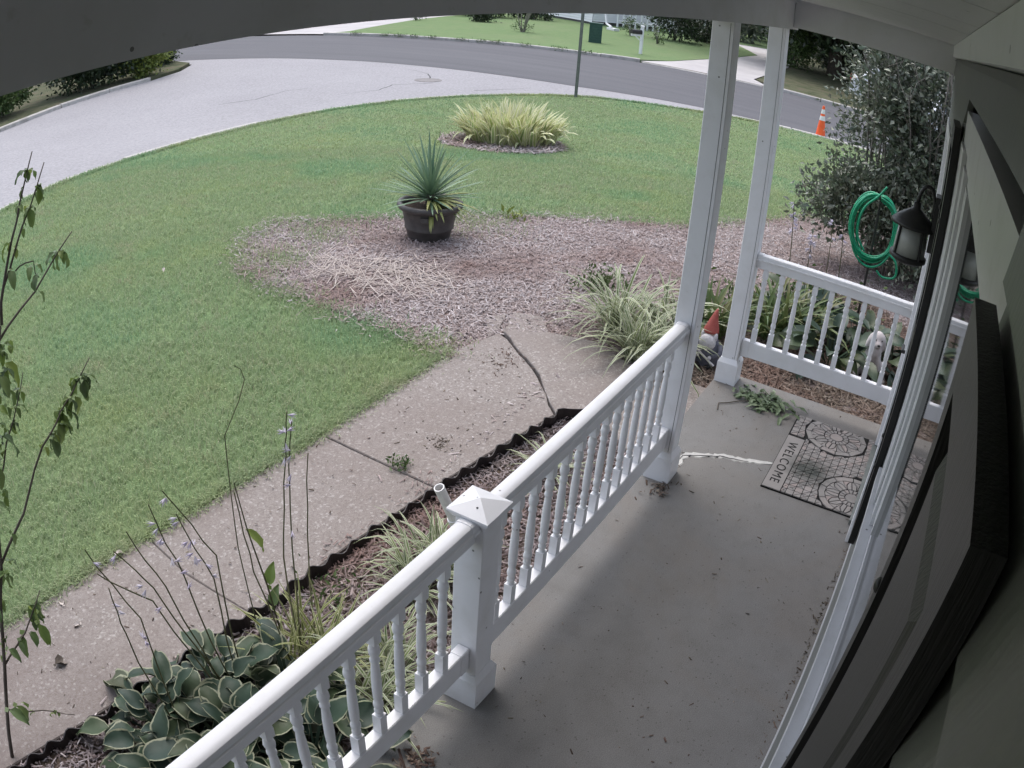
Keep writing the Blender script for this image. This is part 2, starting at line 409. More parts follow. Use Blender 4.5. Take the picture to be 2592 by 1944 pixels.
# ------------------------------------------------------------------ mesh helpers
class MB:
    def __init__(s):
        s.v, s.f = [], []
    def add(s, V, F):
        o = len(s.v)
        s.v += [tuple(map(float, p)) for p in V]
        s.f += [tuple(int(i) + o for i in f) for f in F]
        return s
    def box(s, c, d, rot=None):
        x, y, z = d[0] / 2, d[1] / 2, d[2] / 2
        V = [Vector((a, b, e)) for a in (-x, x) for b in (-y, y) for e in (-z, z)]
        if rot is not None:
            V = [rot @ p for p in V]
        V = [p + Vector(c) for p in V]
        return s.add(V, [(0, 1, 3, 2), (4, 6, 7, 5), (0, 4, 5, 1), (2, 3, 7, 6), (0, 2, 6, 4), (1, 5, 7, 3)])
    def bbox(s, a, b):
        return s.box([(a[i] + b[i]) / 2 for i in range(3)], [abs(b[i] - a[i]) for i in range(3)])
    def bev(s, c, d, r):
        """box with chamfered vertical edges and top edges"""
        x, y, z = d[0] / 2, d[1] / 2, d[2] / 2
        def ring(k, zz):
            a, b = x - k, y - k
            q = r
            return [(a, -b + q, zz), (a, b - q, zz), (a - q, b, zz), (-a + q, b, zz), (-a, b - q, zz), (-a, -b + q, zz), (-a + q, -b, zz), (a - q, -b, zz)]
        rings = [ring(0, -z), ring(0, z - r), ring(r, z)]
        V = [(p[0] + c[0], p[1] + c[1], p[2] + c[2]) for g in rings for p in g]
        F = [tuple(range(7, -1, -1)), tuple(range(16, 24))]
        for k in range(2):
            for i in range(8):
                j = (i + 1) % 8
                F.append((k * 8 + i, k * 8 + j, k * 8 + 8 + j, k * 8 + 8 + i))
        return s.add(V, F)
    def lathe(s, prof, n=12, c=(0, 0, 0), cap=True):
        V, F = [], []
        for r, z in prof:
            for i in range(n):
                a = 2 * math.pi * i / n
                V.append((c[0] + r * math.cos(a), c[1] + r * math.sin(a), c[2] + z))
        for k in range(len(prof) - 1):
            for i in range(n):
                j = (i + 1) % n
                F.append((k * n + i, k * n + j, (k + 1) * n + j, (k + 1) * n + i))
        if cap:
            F.append(tuple(range(n - 1, -1, -1)))
            F.append(tuple((len(prof) - 1) * n + i for i in range(n)))
        return s.add(V, F)
    def tube(s, pts, rad, n=6, close=False):
        pts = [Vector(p) for p in pts]
        m = len(pts)
        if not hasattr(rad, '__len__'):
            rad = [rad] * m
        V, F = [], []
        up = Vector((0.13, 0.21, 0.97)).normalized()
        prev = None
        for i, p in enumerate(pts):
            a = pts[(i - 1) % m] if (i > 0 or close) else pts[i]
            b = pts[(i + 1) % m] if (i < m - 1 or close) else pts[i]
            t = (b - a).normalized()
            u = prev if prev is not None else (up.cross(t) if abs(up.dot(t)) < 0.98 else Vector((1, 0, 0)).cross(t))
            u = (u - t * u.dot(t)).normalized()
            prev = u
            w = t.cross(u)
            for k in range(n):
                an = 2 * math.pi * k / n
                V.append(p + (u * math.cos(an) + w * math.sin(an)) * rad[i])
        for i in range(m if close else m - 1):
            i2 = (i + 1) % m
            for k in range(n):
                k2 = (k + 1) % n
                F.append((i * n + k, i * n + k2, i2 * n + k2, i2 * n + k))
        if not close:
            F.append(tuple(range(n - 1, -1, -1)))
            F.append(tuple((m - 1) * n + k for k in range(n)))
        return s.add(V, F)
    def prism(s, poly, z0, z1):
        n = len(poly)
        a = sum(poly[i][0] * poly[(i + 1) % n][1] - poly[(i + 1) % n][0] * poly[i][1] for i in range(n))
        if a < 0:
            poly = poly[::-1]
        V = [(p[0], p[1], z0) for p in poly] + [(p[0], p[1], z1) for p in poly]
        F = [tuple(range(n - 1, -1, -1)), tuple(range(n, 2 * n))] + [(i, (i + 1) % n, n + (i + 1) % n, n + i) for i in range(n)]
        return s.add(V, F)
    def extrude(s, prof, p0, p1):
        """profile of (across, up) swept from p0 to p1 (horizontal line)"""
        p0, p1 = Vector(p0), Vector(p1)
        t = (p1 - p0).normalized()
        side = Vector((0, 0, 1)).cross(t).normalized()
        n = len(prof)
        V = [p + side * a + Vector((0, 0, 1)) * b for p in (p0, p1) for a, b in prof]
        F = [tuple(range(n)), tuple(range(2 * n - 1, n - 1, -1))] + [(i, n + i, n + (i + 1) % n, (i + 1) % n) for i in range(n)]
        return s.add(V, F)
    def ellipsoid(s, c, r, n=12, m=8, rot=None):
        V, F = [], []
        for j in range(m + 1):
            ph = math.pi * j / m
            for i in range(n):
                a = 2 * math.pi * i / n
                p = Vector((r[0] * math.sin(ph) * math.cos(a), r[1] * math.sin(ph) * math.sin(a), r[2] * math.cos(ph)))
                if rot is not None:
                    p = rot @ p
                V.append(p + Vector(c))
        for j in range(m):
            for i in range(n):
                i2 = (i + 1) % n
                F.append((j * n + i, (j + 1) * n + i, (j + 1) * n + i2, j * n + i2))
        return s.add(V, F)

def mesh_from(name, V, F, mat, smooth=False, attrs=None):
    me = bpy.data.meshes.new(name)
    V = np.asarray(V, dtype=np.float32).reshape(-1, 3)
    if isinstance(F, np.ndarray):
        nf, k = F.shape
        me.vertices.add(len(V))
        me.vertices.foreach_set('co', V.ravel())
        me.loops.add(nf * k)
        me.loops.foreach_set('vertex_index', F.astype(np.int32).ravel())
        me.polygons.add(nf)
        me.polygons.foreach_set('loop_start', np.arange(0, nf * k, k, dtype=np.int32))
        me.update(calc_edges=True)
    else:
        me.from_pydata([tuple(p) for p in V.tolist()], [], F)
    for k, a in (attrs or {}).items():
        at = me.attributes.new(k, 'FLOAT', 'POINT')
        at.data.foreach_set('value', np.asarray(a, dtype=np.float32))
    if smooth:
        me.polygons.foreach_set('use_smooth', np.ones(len(me.polygons), dtype=bool))
    me.materials.append(mat)
    me.update()
    return me

def link(o, parent=None, world=True):
    COL.objects.link(o)
    if parent is not None:
        o.parent = parent
    return o

def origin_of(p):
    l = Vector((0, 0, 0))
    while p is not None:
        l = l + p.location
        p = p.parent
    return l

def obj(name, mb, mat, parent=None, smooth=False, local=False, attrs=None, kind=None, label=None):
    """one mesh object; the shape is given in world coordinates unless local"""
    V, F = (mb.v, mb.f) if isinstance(mb, MB) else mb
    V = np.asarray(V, dtype=np.float64).reshape(-1, 3)
    if parent is not None and not local:
        V = V - np.array(origin_of(parent))
    o = bpy.data.objects.new(name, mesh_from(name, V, F, mat, smooth, attrs))
    link(o, parent)
    if kind:
        o['kind'] = kind
    if label:
        o['label'] = label
    return o

def autosmooth(o, ang=40):
    for p in o.data.polygons:
        p.use_smooth = True
    o.data.set_sharp_from_angle(angle=R(ang))

def thing(name, loc, label, cat, group=None, kind=None):
    o = bpy.data.objects.new(name, None)
    o.empty_display_size = 0.1
    o.location = loc
    COL.objects.link(o)
    tag(o, label, cat, group, kind)
    return o

def tag(o, label=None, cat=None, group=None, kind=None):
    for k, v in (('label', label), ('category', cat), ('group', group), ('kind', kind)):
        if v:
            o[k] = v
    return o

def inst(name, me, parent, mat4):
    o = bpy.data.objects.new(name, me)
    COL.objects.link(o)
    o.parent = parent
    o.matrix_local = mat4
    return o

def copy_tree(o, parent=None):
    c = o.copy()
    COL.objects.link(c)
    if parent is not None:
        c.parent = parent
    for ch in [x for x in o.children]:
        copy_tree(ch, c)
    return c

# ------------------------------------------------------------------ terrain
def terr(x, y):
    s = 0.9 * np.asarray(x, dtype=float) + 0.43 * np.asarray(y, dtype=float)
    t = np.clip((s - 5.5) / 11.5, 0, 1)
    t = t * t * (3 - 2 * t)
    return -0.10 - 0.50 * t

def tz(x, y):
    return float(terr(x, y))

def region(name, poly, dz, mat, L=0.7, skirt=0.0, label=None):
    bm = bmesh.new()
    n = len(poly)
    pts = []
    for i in range(n):
        a, b = Vector(poly[i] + (0,)), Vector(poly[(i + 1) % n] + (0,))
        k = max(1, int((b - a).length / max(L, 0.5)))
        for j in range(k):
            pts.append(a.lerp(b, j / k))
    vs = [bm.verts.new(p) for p in pts]
    f = bm.faces.new(vs)
    f.normal_update()
    if f.normal.z < 0:
        f.normal_flip()
    bmesh.ops.triangulate(bm, faces=[f])
    for it in range(9):
        es = [e for e in bm.edges if e.calc_length() > L * (1 if max(abs(e.verts[0].co.x), abs(e.verts[0].co.y)) < 24 else 6)]
        if not es or len(bm.verts) > 40000:
            break
        bmesh.ops.subdivide_edges(bm, edges=es, cuts=1)
        bmesh.ops.triangulate(bm, faces=[f for f in bm.faces if len(f.verts) > 3])
    for v in bm.verts:
        v.co.z = tz(v.co.x, v.co.y) + dz
    if skirt:
        be = [e for e in bm.edges if e.is_boundary]
        r = bmesh.ops.extrude_edge_only(bm, edges=be)
        for v in [g for g in r['geom'] if isinstance(g, bmesh.types.BMVert)]:
            v.co.z -= skirt
    me = bpy.data.meshes.new(name)
    bm.to_mesh(me)
    bm.free()
    me.materials.append(mat)
    o = bpy.data.objects.new(name, me)
    COL.objects.link(o)
    o['kind'] = 'structure'
    if label:
        o['label'] = label
    return o

def in_poly(x, y, poly):
    x, y = np.asarray(x), np.asarray(y)
    c = np.zeros(x.shape, dtype=bool)
    n = len(poly)
    for i in range(n):
        x1, y1 = poly[i]
        x2, y2 = poly[(i + 1) % n]
        if y1 == y2:
            continue
        c ^= ((y1 > y) != (y2 > y)) & (x < (x2 - x1) * (y - y1) / (y2 - y1) + x1)
    return c

# ground sheet (bare earth below everything, out to the horizon)
xs = np.concatenate([np.arange(-60, -12, 8), np.arange(-12, 26, 0.8), np.arange(26, 60, 3), np.arange(60, 241, 20)])
ys = np.concatenate([np.arange(-140, -12, 16), np.arange(-12, 28, 0.8), np.arange(28, 60, 4), np.arange(60, 221, 20)])
gx, gy = np.meshgrid(xs, ys, indexing='ij')
V = np.stack([gx.ravel(), gy.ravel(), terr(gx, gy).ravel() - 0.16], 1)
ny = len(ys)
ii = (np.arange(len(xs) - 1)[:, None] * ny + np.arange(ny - 1)[None, :]).ravel()
obj('ground', (V, np.stack([ii, ii + ny, ii + ny + 1, ii + 1], 1)), M['soil'], kind='structure')

LAWN_EDGE = [(-14, 6.9), (-5, 8.1), (0, 9.1), (4.08, 10.0), (5.51, 10.58), (6.97, 10.92), (8.65, 11.25), (10.57, 11.52), (12.38, 11.5), (14.05, 11.06), (15.65, 10.36), (17.26, 9.4), (18.2, 8.55), (18.8, 7.5), (19.35, 6.3), (19.75, 5.4), (20.1, 4.6), (20.33, 3.9), (20.45, 3.3), (20.6, 1.0), (20.7, -20), (20.7, -60)]
BED_IN = [(4.23, 2.78), (4.27, 3.1), (4.27, 3.65), (4.33, 4.27), (4.36, 4.76), (4.52, 5.19), (5.05, 5.72), (5.63, 5.87), (5.95, 5.45), (6.51, 5.0), (7.07, 4.52), (7.71, 3.84), (8.56, 2.72), (9.47, 2.27), (10.82, 1.72), (11.6, 0.9), (11.9, -0.6), (11.2, -3.0), (9.0, -5.0)]
WALK_TOP = [(4.23, 2.78), (4.74, 2.68), (4.92, 2.42), (5.0, 2.08), (4.84, 1.76), (4.87, 1.18)]
PORCH_X1 = 5.04
lawn_poly = LAWN_EDGE + [(9.0, -60), (9.0, -5.0)] + BED_IN[::-1] + [(3.0, 2.78), (1.4, 2.88), (0.0, 2.95), (-14, 3.2)]
bed_poly = BED_IN + [(5.0, -5.0), (5.0, -0.2), (PORCH_X1 - 0.02, -0.2), (PORCH_X1 - 0.02, 1.16)] + WALK_TOP[::-1]
EDGING = [(-6.0, 2.42), (-2.0, 2.30), (0.32, 2.19), (0.77, 2.13), (1.67, 2.06), (2.45, 2.03), (2.89, 1.99), (3.49, 1.91), (3.93, 1.84)]
near_poly = [(-6, 1.15), (3.72, 1.15), (3.95, 1.45), (4.12, 1.64), (3.93, 1.84)] + EDGING[::-1][1:]
region('lawn', lawn_poly, 0.0, M['lawn'], 0.7, skirt=0.14)
region('mulch_bed', bed_poly, 0.0, M['bedsoil'], 0.6)
region('porch_side_bed', near_poly, 0.0, M['soil'], 0.6)

def strip(path, w0, z0, z1, seed, jit=0.012):
    r = random.Random(seed)
    mb = MB()
    n = len(path)
    dense = []
    for (a, b) in zip(path[:-1], path[1:]):
        for k in range(4):
            t = k / 4
            dense.append(Vector((a[0] + (b[0] - a[0]) * t + r.uniform(-jit, jit) * 0.5, a[1] + (b[1] - a[1]) * t + r.uniform(-jit, jit) * 0.5, 0)))
    V, F = [], []
    m = len(dense)
    for i, p in enumerate(dense):
        t = (dense[min(i + 1, m - 1)] - dense[max(i - 1, 0)]).normalized()
        nn = Vector((-t.y, t.x, 0))
        wl = w0 * (0.6 + 0.8 * r.random()) * min(1, (m - i) / 6)
        wr = w0 * (0.6 + 0.8 * r.random()) * min(1, (m - i) / 6)
        for q, z in ((p + nn * wl, z0), (p + nn * wl * 0.7, z1), (p - nn * wr * 0.7, z1), (p - nn * wr, z0)):
            V.append((q.x, q.y, z))
    for i in range(m - 1):
        for k in range(3):
            F.append((4 * i + k, 4 * i + k + 1, 4 * i + 5 + k, 4 * i + 4 + k))
    return mb.add(V, F)
# roads
ASPH_NEAR = [(18.0, 60), (18.0, 26), (18.6, 24.2), (19.4, 20.57), (19.85, 16.67), (19.95, 13.26), (19.98, 10.96), (20.05, 9.62), (20.45, 7.84), (20.75, 6.4), (20.95, 4.88), (21.1, 3.3), (21.3, 0), (21.5, -60)]
ASPH_FAR = [(29.6, -60), (29.6, 0), (29.6, 4.7), (29.5, 7.15), (29.35, 8.69), (29.1, 10.5), (28.6, 13.0), (28.05, 16.0), (27.6, 18.2), (27.25, 20.49), (26.85, 23.69), (26.4, 26.39), (25.8, 29.5), (25.5, 60)]
LEFT_KERB = [(-14, 16.5), (-5, 18.0), (2, 19.1), (8.28, 19.96), (10.82, 20.75), (12.81, 21.1), (14.6, 21.3), (16.25, 21.9), (17.6, 23.0), (18.0, 24.6)]
side_poly = LAWN_EDGE[:17] + [(20.33, 3.9), (20.5, 3.0), (20.75, -60), (21.6, -60), (21.3, 0)] + ASPH_NEAR[::-1][2:-1] + LEFT_KERB[::-1]
region('side_road', side_poly, -0.075, M['court'], 0.8)
region('street', ASPH_NEAR[::-1] + ASPH_FAR[::-1], -0.068, M['asphalt'], 0.9)
verge_poly = LEFT_KERB + [(17.7, 26), (17.7, 60), (-14, 60)]
region('verge', [(x, y + 0.16) for x, y in verge_poly], 0.0, M['verge'], 1.2, skirt=0.14)  # dark ground colour stands in for tree shade on the verge grass
FAR_DRIVE = [(26.75, 25.3), (28.2, 25.0), (36.45, 27.47), (45, 29.2), (62, 33.5), (62, 40), (40, 34.5), (25.9, 31.2)]
DRIVE2 = [(29.05, 11.6), (31.2, 11.15), (38, 11.0), (46.1, 11.3), (53, 14.6), (56, 12.6), (48, 9.6), (42.1, 8.6), (31.2, 7.7), (29.6, 6.7)]
region('tree_yard', [(29.8, -60), (29.8, 6.5), (31.2, 7.6), (42.1, 8.5), (48, 9.5), (56, 12.5), (70, 12.5), (70, -60)], 0.0, M['verge'], 4.0, skirt=0.12)  # yard ground coloured darker for the shade under the trees
far_lawn = [(70, -60), (70, 12.5)] + DRIVE2[::-1][4:-1] + [(29.2, 11.8), (28.75, 13.0), (28.2, 16.0), (27.75, 18.2), (27.4, 20.49), (27.0, 23.69), (26.8, 25.2)] + FAR_DRIVE[1:-1] + [(25.9, 31.3), (25.7, 60), (25.7, 200), (230, 200), (230, -60)]
region('far_lawn', far_lawn, 0.0, M['lawn'], 4.0, skirt=0.12)
region('far_driveway', FAR_DRIVE, -0.02, M['paleconc'], 2.0)
region('opposite_driveway', DRIVE2, -0.02, M['paleconc'], 2.0)

def road_crack(pts, w, dz, seed):
    V, F = strip(pts, w, 0.0, 0.0, seed, 0.05).v, None
    mb = strip(pts, w, 0.0, 0.0005, seed, 0.05)
    V = [(x, y, tz(x, y) + dz + z * 1.0) for x, y, z in mb.v]
    o = obj('crack', (V, mb.f), M['seam'], bpy.data.objects['side_road'])
    return o

road_crack([(17.9, 12.9), (18.6, 13.5), (19.2, 14.9)], 0.02, -0.0735, 1)
road_crack([(17.2, 12.3), (16.3, 12.9), (15.4, 12.6), (14.1, 13.2)], 0.016, -0.0735, 2)
road_crack([(12.2, 14.8), (13.0, 14.4), (14.2, 14.6), (15.0, 14.2)], 0.014, -0.0735, 3)
road_crack([(16.9, 10.9), (18.0, 10.4), (18.7, 10.2)], 0.014, -0.0735, 4)
# kerbs: one stone at a time
def kerb(name, path, w, z0, z1, step, side=1, label=None):
    root = thing(name, (path[0][0], path[0][1], tz(*path[0])), label, None, kind='structure')
    P = [Vector((x, y, 0)) for x, y in path]
    seg = []
    for a, b in zip(P[:-1], P[1:]):
        k = max(1, round((b - a).length / step))
        for j in range(k):
            seg.append((a.lerp(b, j / k), a.lerp(b, (j + 1) / k)))
    for a, b in seg:
        t = (b - a).normalized()
        nrm = Vector((-t.y, t.x, 0)) * side
        g = 0.02
        a2, b2 = a + t * g * random.uniform(0.2, 1.2), b - t * g * random.uniform(0.2, 1.2)
        dz = random.uniform(-0.012, 0.012)
        mb = MB()
        zA, zB = tz(a.x, a.y) + dz, tz(b.x, b.y) + dz
        V = []
        for p, zz in ((a2, zA), (b2, zB)):
            for off, h in ((0, z0), (0, z1 - 0.02), (0.02, z1), (w, z1), (w, z0)):
                q = p + nrm * off
                V.append((q.x, q.y, zz + h))
        mb.add(V, [(0, 1, 2, 3, 4), (9, 8, 7, 6, 5)] + [(i, 5 + i, 5 + (i + 1) % 5, (i + 1) % 5) for i in range(5)])
        obj('kerb_stone', mb, M['kerb'], root)
    return root
kerb('lawn_kerb', LAWN_EDGE[2:17], 0.10, -0.16, 0.012, 1.5, side=1)
kerb('verge_kerb', LEFT_KERB[1:7], 0.17, -0.16, 0.035, 2.4, side=1)
kerb('street_kerb', [(29.6, -12), (29.6, 0), (29.6, 4.7), (29.55, 6.5)], 0.2, -0.16, 0.05, 3.0, side=-1)
kerb('far_kerb', [(29.05, 11.6), (28.6, 13.0), (28.05, 16.0), (27.6, 18.2), (27.25, 20.49), (26.85, 23.69), (26.7, 25.2)], 0.2, -0.16, 0.05, 2.6, side=-1)
kerb('driveway_kerb', [(29.5, 6.9), (29.1, 9.0), (28.95, 11.5)], 0.22, -0.16, -0.045, 2.4, side=-1)
kerb('near_kerb', [(20.1, 4.9), (20.36, 3.9), (20.5, 3.0), (20.62, 0.0), (20.7, -10)], 0.16, -0.16, 0.03, 2.0, side=1)

# ------------------------------------------------------------------ porch floor, walk
pf = MB().bbox((-6, -0.12, -0.25), (PORCH_X1, 1.165, 0.0))
porch = obj('porch_floor', pf, M['porch'], kind='structure')
# sealant smeared along a crack
P = [(3.74, 1.02), (3.89, 1.0), (3.93, 0.95), (3.985, 0.86), (4.02, 0.80), (4.035, 0.72), (4.07, 0.63), (4.10, 0.55), (4.13, 0.48)]
obj('crack_filler', strip(P, 0.025, -0.003, 0.004, 3), M['patch'], porch, label='pale sealant smeared along a crack in the porch slab')
obj('crack', strip([(a[0] - 0.012, a[1] + 0.006) for a in P[:7]], 0.0035, -0.002, 0.0062, 5, 0.008), M['seam'], porch)

walk = thing('walkway', (2, 2.4, -0.1), 'tan aggregate concrete front walk with cracked slabs', None, kind='structure')
def slab(poly, z1, mat, jitter=0.0):
    mb = MB()
    # bevelled edge: outer ring lower, inner ring on top
    n = len(poly)
    c = Vector((sum(p[0] for p in poly) / n, sum(p[1] for p in poly) / n))
    ring = [Vector(p) for p in poly]
    inn = []
    for i in range(n):
        a, b, d = ring[i - 1], ring[i], ring[(i + 1) % n]
        t1, t2 = (b - a).normalized(), (d - b).normalized()
        nn = (Vector((-t1.y, t1.x)) + Vector((-t2.y, t2.x))).normalized()
        inn.append(b + nn * 0.006)
    V = [(p.x, p.y, -0.25) for p in ring] + [(p.x, p.y, z1 - 0.006) for p in ring] + [(p.x, p.y, z1) for p in inn]
    F = []
    for k in range(2):
        F += [(k * n + i, k * n + (i + 1) % n, (k + 1) * n + (i + 1) % n, (k + 1) * n + i) for i in range(n)]
    F.append(tuple(2 * n + i for i in range(n)))
    return mb.add(V, F)
def wob(a, b, n, amp, seed):
    r = random.Random(seed)
    return [(a[0] + (b[0] - a[0]) * i / n + r.uniform(-amp, amp), a[1] + (b[1] - a[1]) * i / n + r.uniform(-amp, amp)) for i in range(1, n)]
crackA = [(3.95, 1.85)] + wob((3.95, 1.85), (4.40, 2.25), 5, 0.008, 1) + [(4.38, 2.25)] + wob((4.38, 2.25), (4.70, 2.68), 5, 0.015, 2) + [(4.69, 2.69)]
crackB = [(3.962, 1.842)] + wob((3.962, 1.842), (4.412, 2.245), 5, 0.008, 8) + [(4.40, 2.243)] + wob((4.40, 2.243), (4.725, 2.67), 5, 0.008, 9) + [(4.725, 2.668)]
def yl(x):
    return 2.78 + (0.1 * (3 - x) / 1.6 if x < 3 else 0) * 0.9
def yr(x):
    return float(np.interp(x, [p[0] for p in EDGING], [p[1] for p in EDGING])) + 0.015
zw = -0.075
obj('slab', slab([(2.938, yr(2.938)), (3.5, yr(3.5))] + crackA + [(4.23, 2.79), (3.6, 2.78), (2.952, 2.78)], zw, M['walk']), M['walk'], walk)
obj('slab', slab([(2.935, yr(2.935)), (2.947, 2.78), (2.3, yl(2.3)), (1.660, yl(1.660)), (1.625, 2.5), (1.650, yr(1.650)), (2.3, yr(2.3))], zw - 0.006, M['walk']), M['walk'], walk)
obj('slab', slab([(1.645, yr(1.645)), (1.618, 2.5), (1.655, yl(1.655)), (0.9, yl(0.9)), (0.1, yl(0.1)), (0.1, yr(0.1)), (0.9, yr(0.9))], zw, M['walk']), M['walk'], walk)
obj('slab', slab([(0.09, yr(0.09)), (0.09, yl(0.09)), (-2.5, yl(-2.5)), (-5.5, 3.05), (-5.5, 2.45), (-2.5, yr(-2.5))], zw - 0.004, M['walk']), M['walk'], walk)
obj('slab', slab([(3.74, 1.178), (4.86, 1.178), (4.84, 1.76), (5.0, 2.08), (4.92, 2.42)] + crackB[::-1] + [(4.12, 1.64), (3.95, 1.45)], -0.068, M['walk']), M['walk'], walk)
obj('broken_piece', slab([(4.735, 2.69), (4.945, 2.43), (5.16, 2.60), (5.08, 2.80)], -0.083, M['walk']), M['walk'], walk)
obj('broken_piece', slab([(4.60, 2.72), (4.73, 2.72), (5.03, 2.83), (4.88, 2.92)], -0.086, M['walk']), M['walk'], walk)

# corrugated edging along the bed
ed = MB()
pts = []
for (a, b) in zip(EDGING[:-1], EDGING[1:]):
    L = math.dist(a, b)
    k = max(1, int(L / 0.018))
    for j in range(k):
        pts.append((a[0] + (b[0] - a[0]) * j / k, a[1] + (b[1] - a[1]) * j / k))
pts += [(3.95, 1.82), (3.98, 1.80), (4.02, 1.77), (4.05, 1.74), (4.09, 1.70), (4.12, 1.67), (4.16, 1.64), (4.22, 1.62), (4.28, 1.60)]
V, F = [], []
for i, (x, y) in enumerate(pts):
    ph = i * 2 * math.pi / 7.4 + 0.9 * math.sin(i * 0.09)
    o_ = 0.010 * math.sin(ph + 0.6 * math.sin(i * 0.07))
    lean = 0.012 * math.sin(i * 0.031 + 1)
    top = -0.028 + 0.011 * math.sin(ph + 0.7 + 0.6 * math.sin(i * 0.07)) + 0.012 * math.sin(i * 0.05) + 0.006 * math.sin(i * 0.23)
    V += [(x, y + o_ - 0.03, -0.16), (x, y + o_ - 0.03 + lean, top), (x, y + o_ - 0.024 + lean, top), (x, y + o_ - 0.024, -0.16)]
for i in range(len(pts) - 1):
    for k in range(3):
        F.append((4 * i + k, 4 * i + k + 1, 4 * i + 5 + k, 4 * i + 4 + k))
e = obj('garden_edging', (V, F), M['darkplastic'])
tag(e, 'wavy black plastic edging between the front walk and the porch bed', 'garden edging')

# ------------------------------------------------------------------ house with porch roof
house = thing('house', (-1.0, -3.0, -0.1), 'sage sided house with white porch roof and black shutters, seen along its front wall', 'house')
YW = -0.087
def course(x0, x1, z0, z1, nm='siding_board'):
    V = [(x0, YW - 0.013, z1), (x0, YW, z0), (x0, YW - 0.02, z0), (x0, YW - 0.03, z1), (x1, YW - 0.013, z1), (x1, YW, z0), (x1, YW - 0.02, z0), (x1, YW - 0.03, z1)]
    obj(nm, (V, [(0, 3, 2, 1), (4, 5, 6, 7), (0, 1, 5, 4), (1, 2, 6, 5), (2, 3, 7, 6), (3, 0, 4, 7)]), M['siding'], house)
z = 0.688
EXP = 0.086
while z < 2.5:
    z1 = min(z + EXP + 0.004, 2.512)
    if z1 <= 1.14 or z >= 2.365:
        spans = [(-4.0, 3.62)]
    else:
        spans = [(-4.0, 0.705), (2.362, 3.62)]
    if z >= 2.14:
        spans = [(a, 4.86 if b == 3.62 else b) for a, b in spans]
    else:
        spans.append((4.78, 4.86))
    for a, b in spans:
        course(a, b, z, z1)
    z += EXP
mb = MB().bbox((-4.0, -6.0, -0.2), (PORCH_X1 - 0.02, YW - 0.075, 2.7))
obj('wall_body', mb, M['siding'], house)
mb = MB().bbox((4.862, -0.2, -0.1), (5.03, -0.05, 2.59))
obj('corner_board', mb, M['porchwhite'], house)
mb = MB().bbox((-4.0, YW - 0.03, 2.515), (4.86, YW + 0.012, 2.588))
obj('frieze_board', mb, M['porchwhite'], house)
mb = MB().bbox((-4.0, YW - 0.07, -0.02), (3.62, YW - 0.032, 0.16))
obj('base_board', mb, M['white'], house)
obj('skirt_board', MB().bbox((-4.0, YW - 0.07, 0.163), (3.62, YW - 0.020, 0.685)), M['sash'], house)
# beams
mb = MB().bbox((-4.0, 0.985, 2.393), (5.02, 1.135, 2.72))
obj('front_beam', mb, M['porchwhite'], house)
mb = MB().bbox((4.86, -0.1, 2.408), (5.02, 0.982, 2.70))
obj('side_beam', mb, M['porchwhite'], house)
mb = MB().bbox((-4.0, 0.962, 2.572), (4.84, 0.982, 2.588))
obj('beam_trim', mb, M['porchwhite'], house)
x = -4.0
while x < 4.84:
    x2 = min(x + 0.30, 4.855)
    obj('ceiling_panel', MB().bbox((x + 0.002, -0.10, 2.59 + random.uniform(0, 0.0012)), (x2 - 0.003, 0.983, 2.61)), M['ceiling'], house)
    x = x2
rf = MB()
rf.add([(-4.5, 1.55, 2.66), (5.45, 1.55, 2.66), (5.45, -6.5, 5.0), (-4.5, -6.5, 5.0), (-4.5, 1.55, 2.78), (5.45, 1.55, 2.78), (5.45, -6.5, 5.12), (-4.5, -6.5, 5.12)],
       [(0, 1, 2, 3), (7, 6, 5, 4), (0, 4, 5, 1), (1, 5, 6, 2), (2, 6, 7, 3), (3, 7, 4, 0)])
obj('roof', rf, M['roof'], house)
obj('fascia', MB().bbox((-4.5, 1.552, 2.60), (5.45, 1.575, 2.79)), M['porchwhite'], house)
obj('end_wall', MB().bbox((-4.05, -0.1, -0.1), (-3.95, 1.0, 2.6)), M['siding'], house)
# window
YT = YW - 0.010
win = obj('window', MB().bbox((0.708, YW - 0.06, 2.265), (2.36, YT, 2.362)).bbox((0.708, YW - 0.06, 1.19), (0.83, YT, 2.265))
          .bbox((2.13, YW - 0.06, 1.19), (2.36, YT + 0.008, 2.265)), M['sash'], house)
obj('inner_trim', MB().bbox((0.832, YW - 0.06, 2.225), (2.128, YT - 0.006, 2.263)).bbox((0.832, YW - 0.06, 1.19), (0.90, YT - 0.006, 2.225)).bbox((2.02, YW - 0.06, 1.19), (2.128, YT + 0.001, 2.225)), M['sash'], win)
obj('window_sill', MB().bbox((0.708, YW - 0.06, 1.135), (2.36, YW + 0.010, 1.188)), M['sash'], win)
obj('sash', MB().bbox((0.902, YW - 0.07, 2.19), (2.018, YT - 0.012, 2.223)).bbox((0.902, YW - 0.07, 1.19), (2.018, YT - 0.012, 1.235)).bbox((1.905, YW - 0.07, 1.235), (2.018, YT - 0.008, 2.19)).bbox((0.902, YW - 0.07, 1.235), (0.94, YT - 0.012, 2.19)), M['sash'], win)
obj('pane', MB().bbox((0.941, YW - 0.05, 1.236), (1.904, YT - 0.02, 2.189)), M['glass'], win)
for zz in (2.1, 1.5):
    obj('caulk_line', MB().bbox((2.1285, YW - 0.05, zz - 0.3), (2.1295, YT + 0.002, zz)), M['seam'], win)
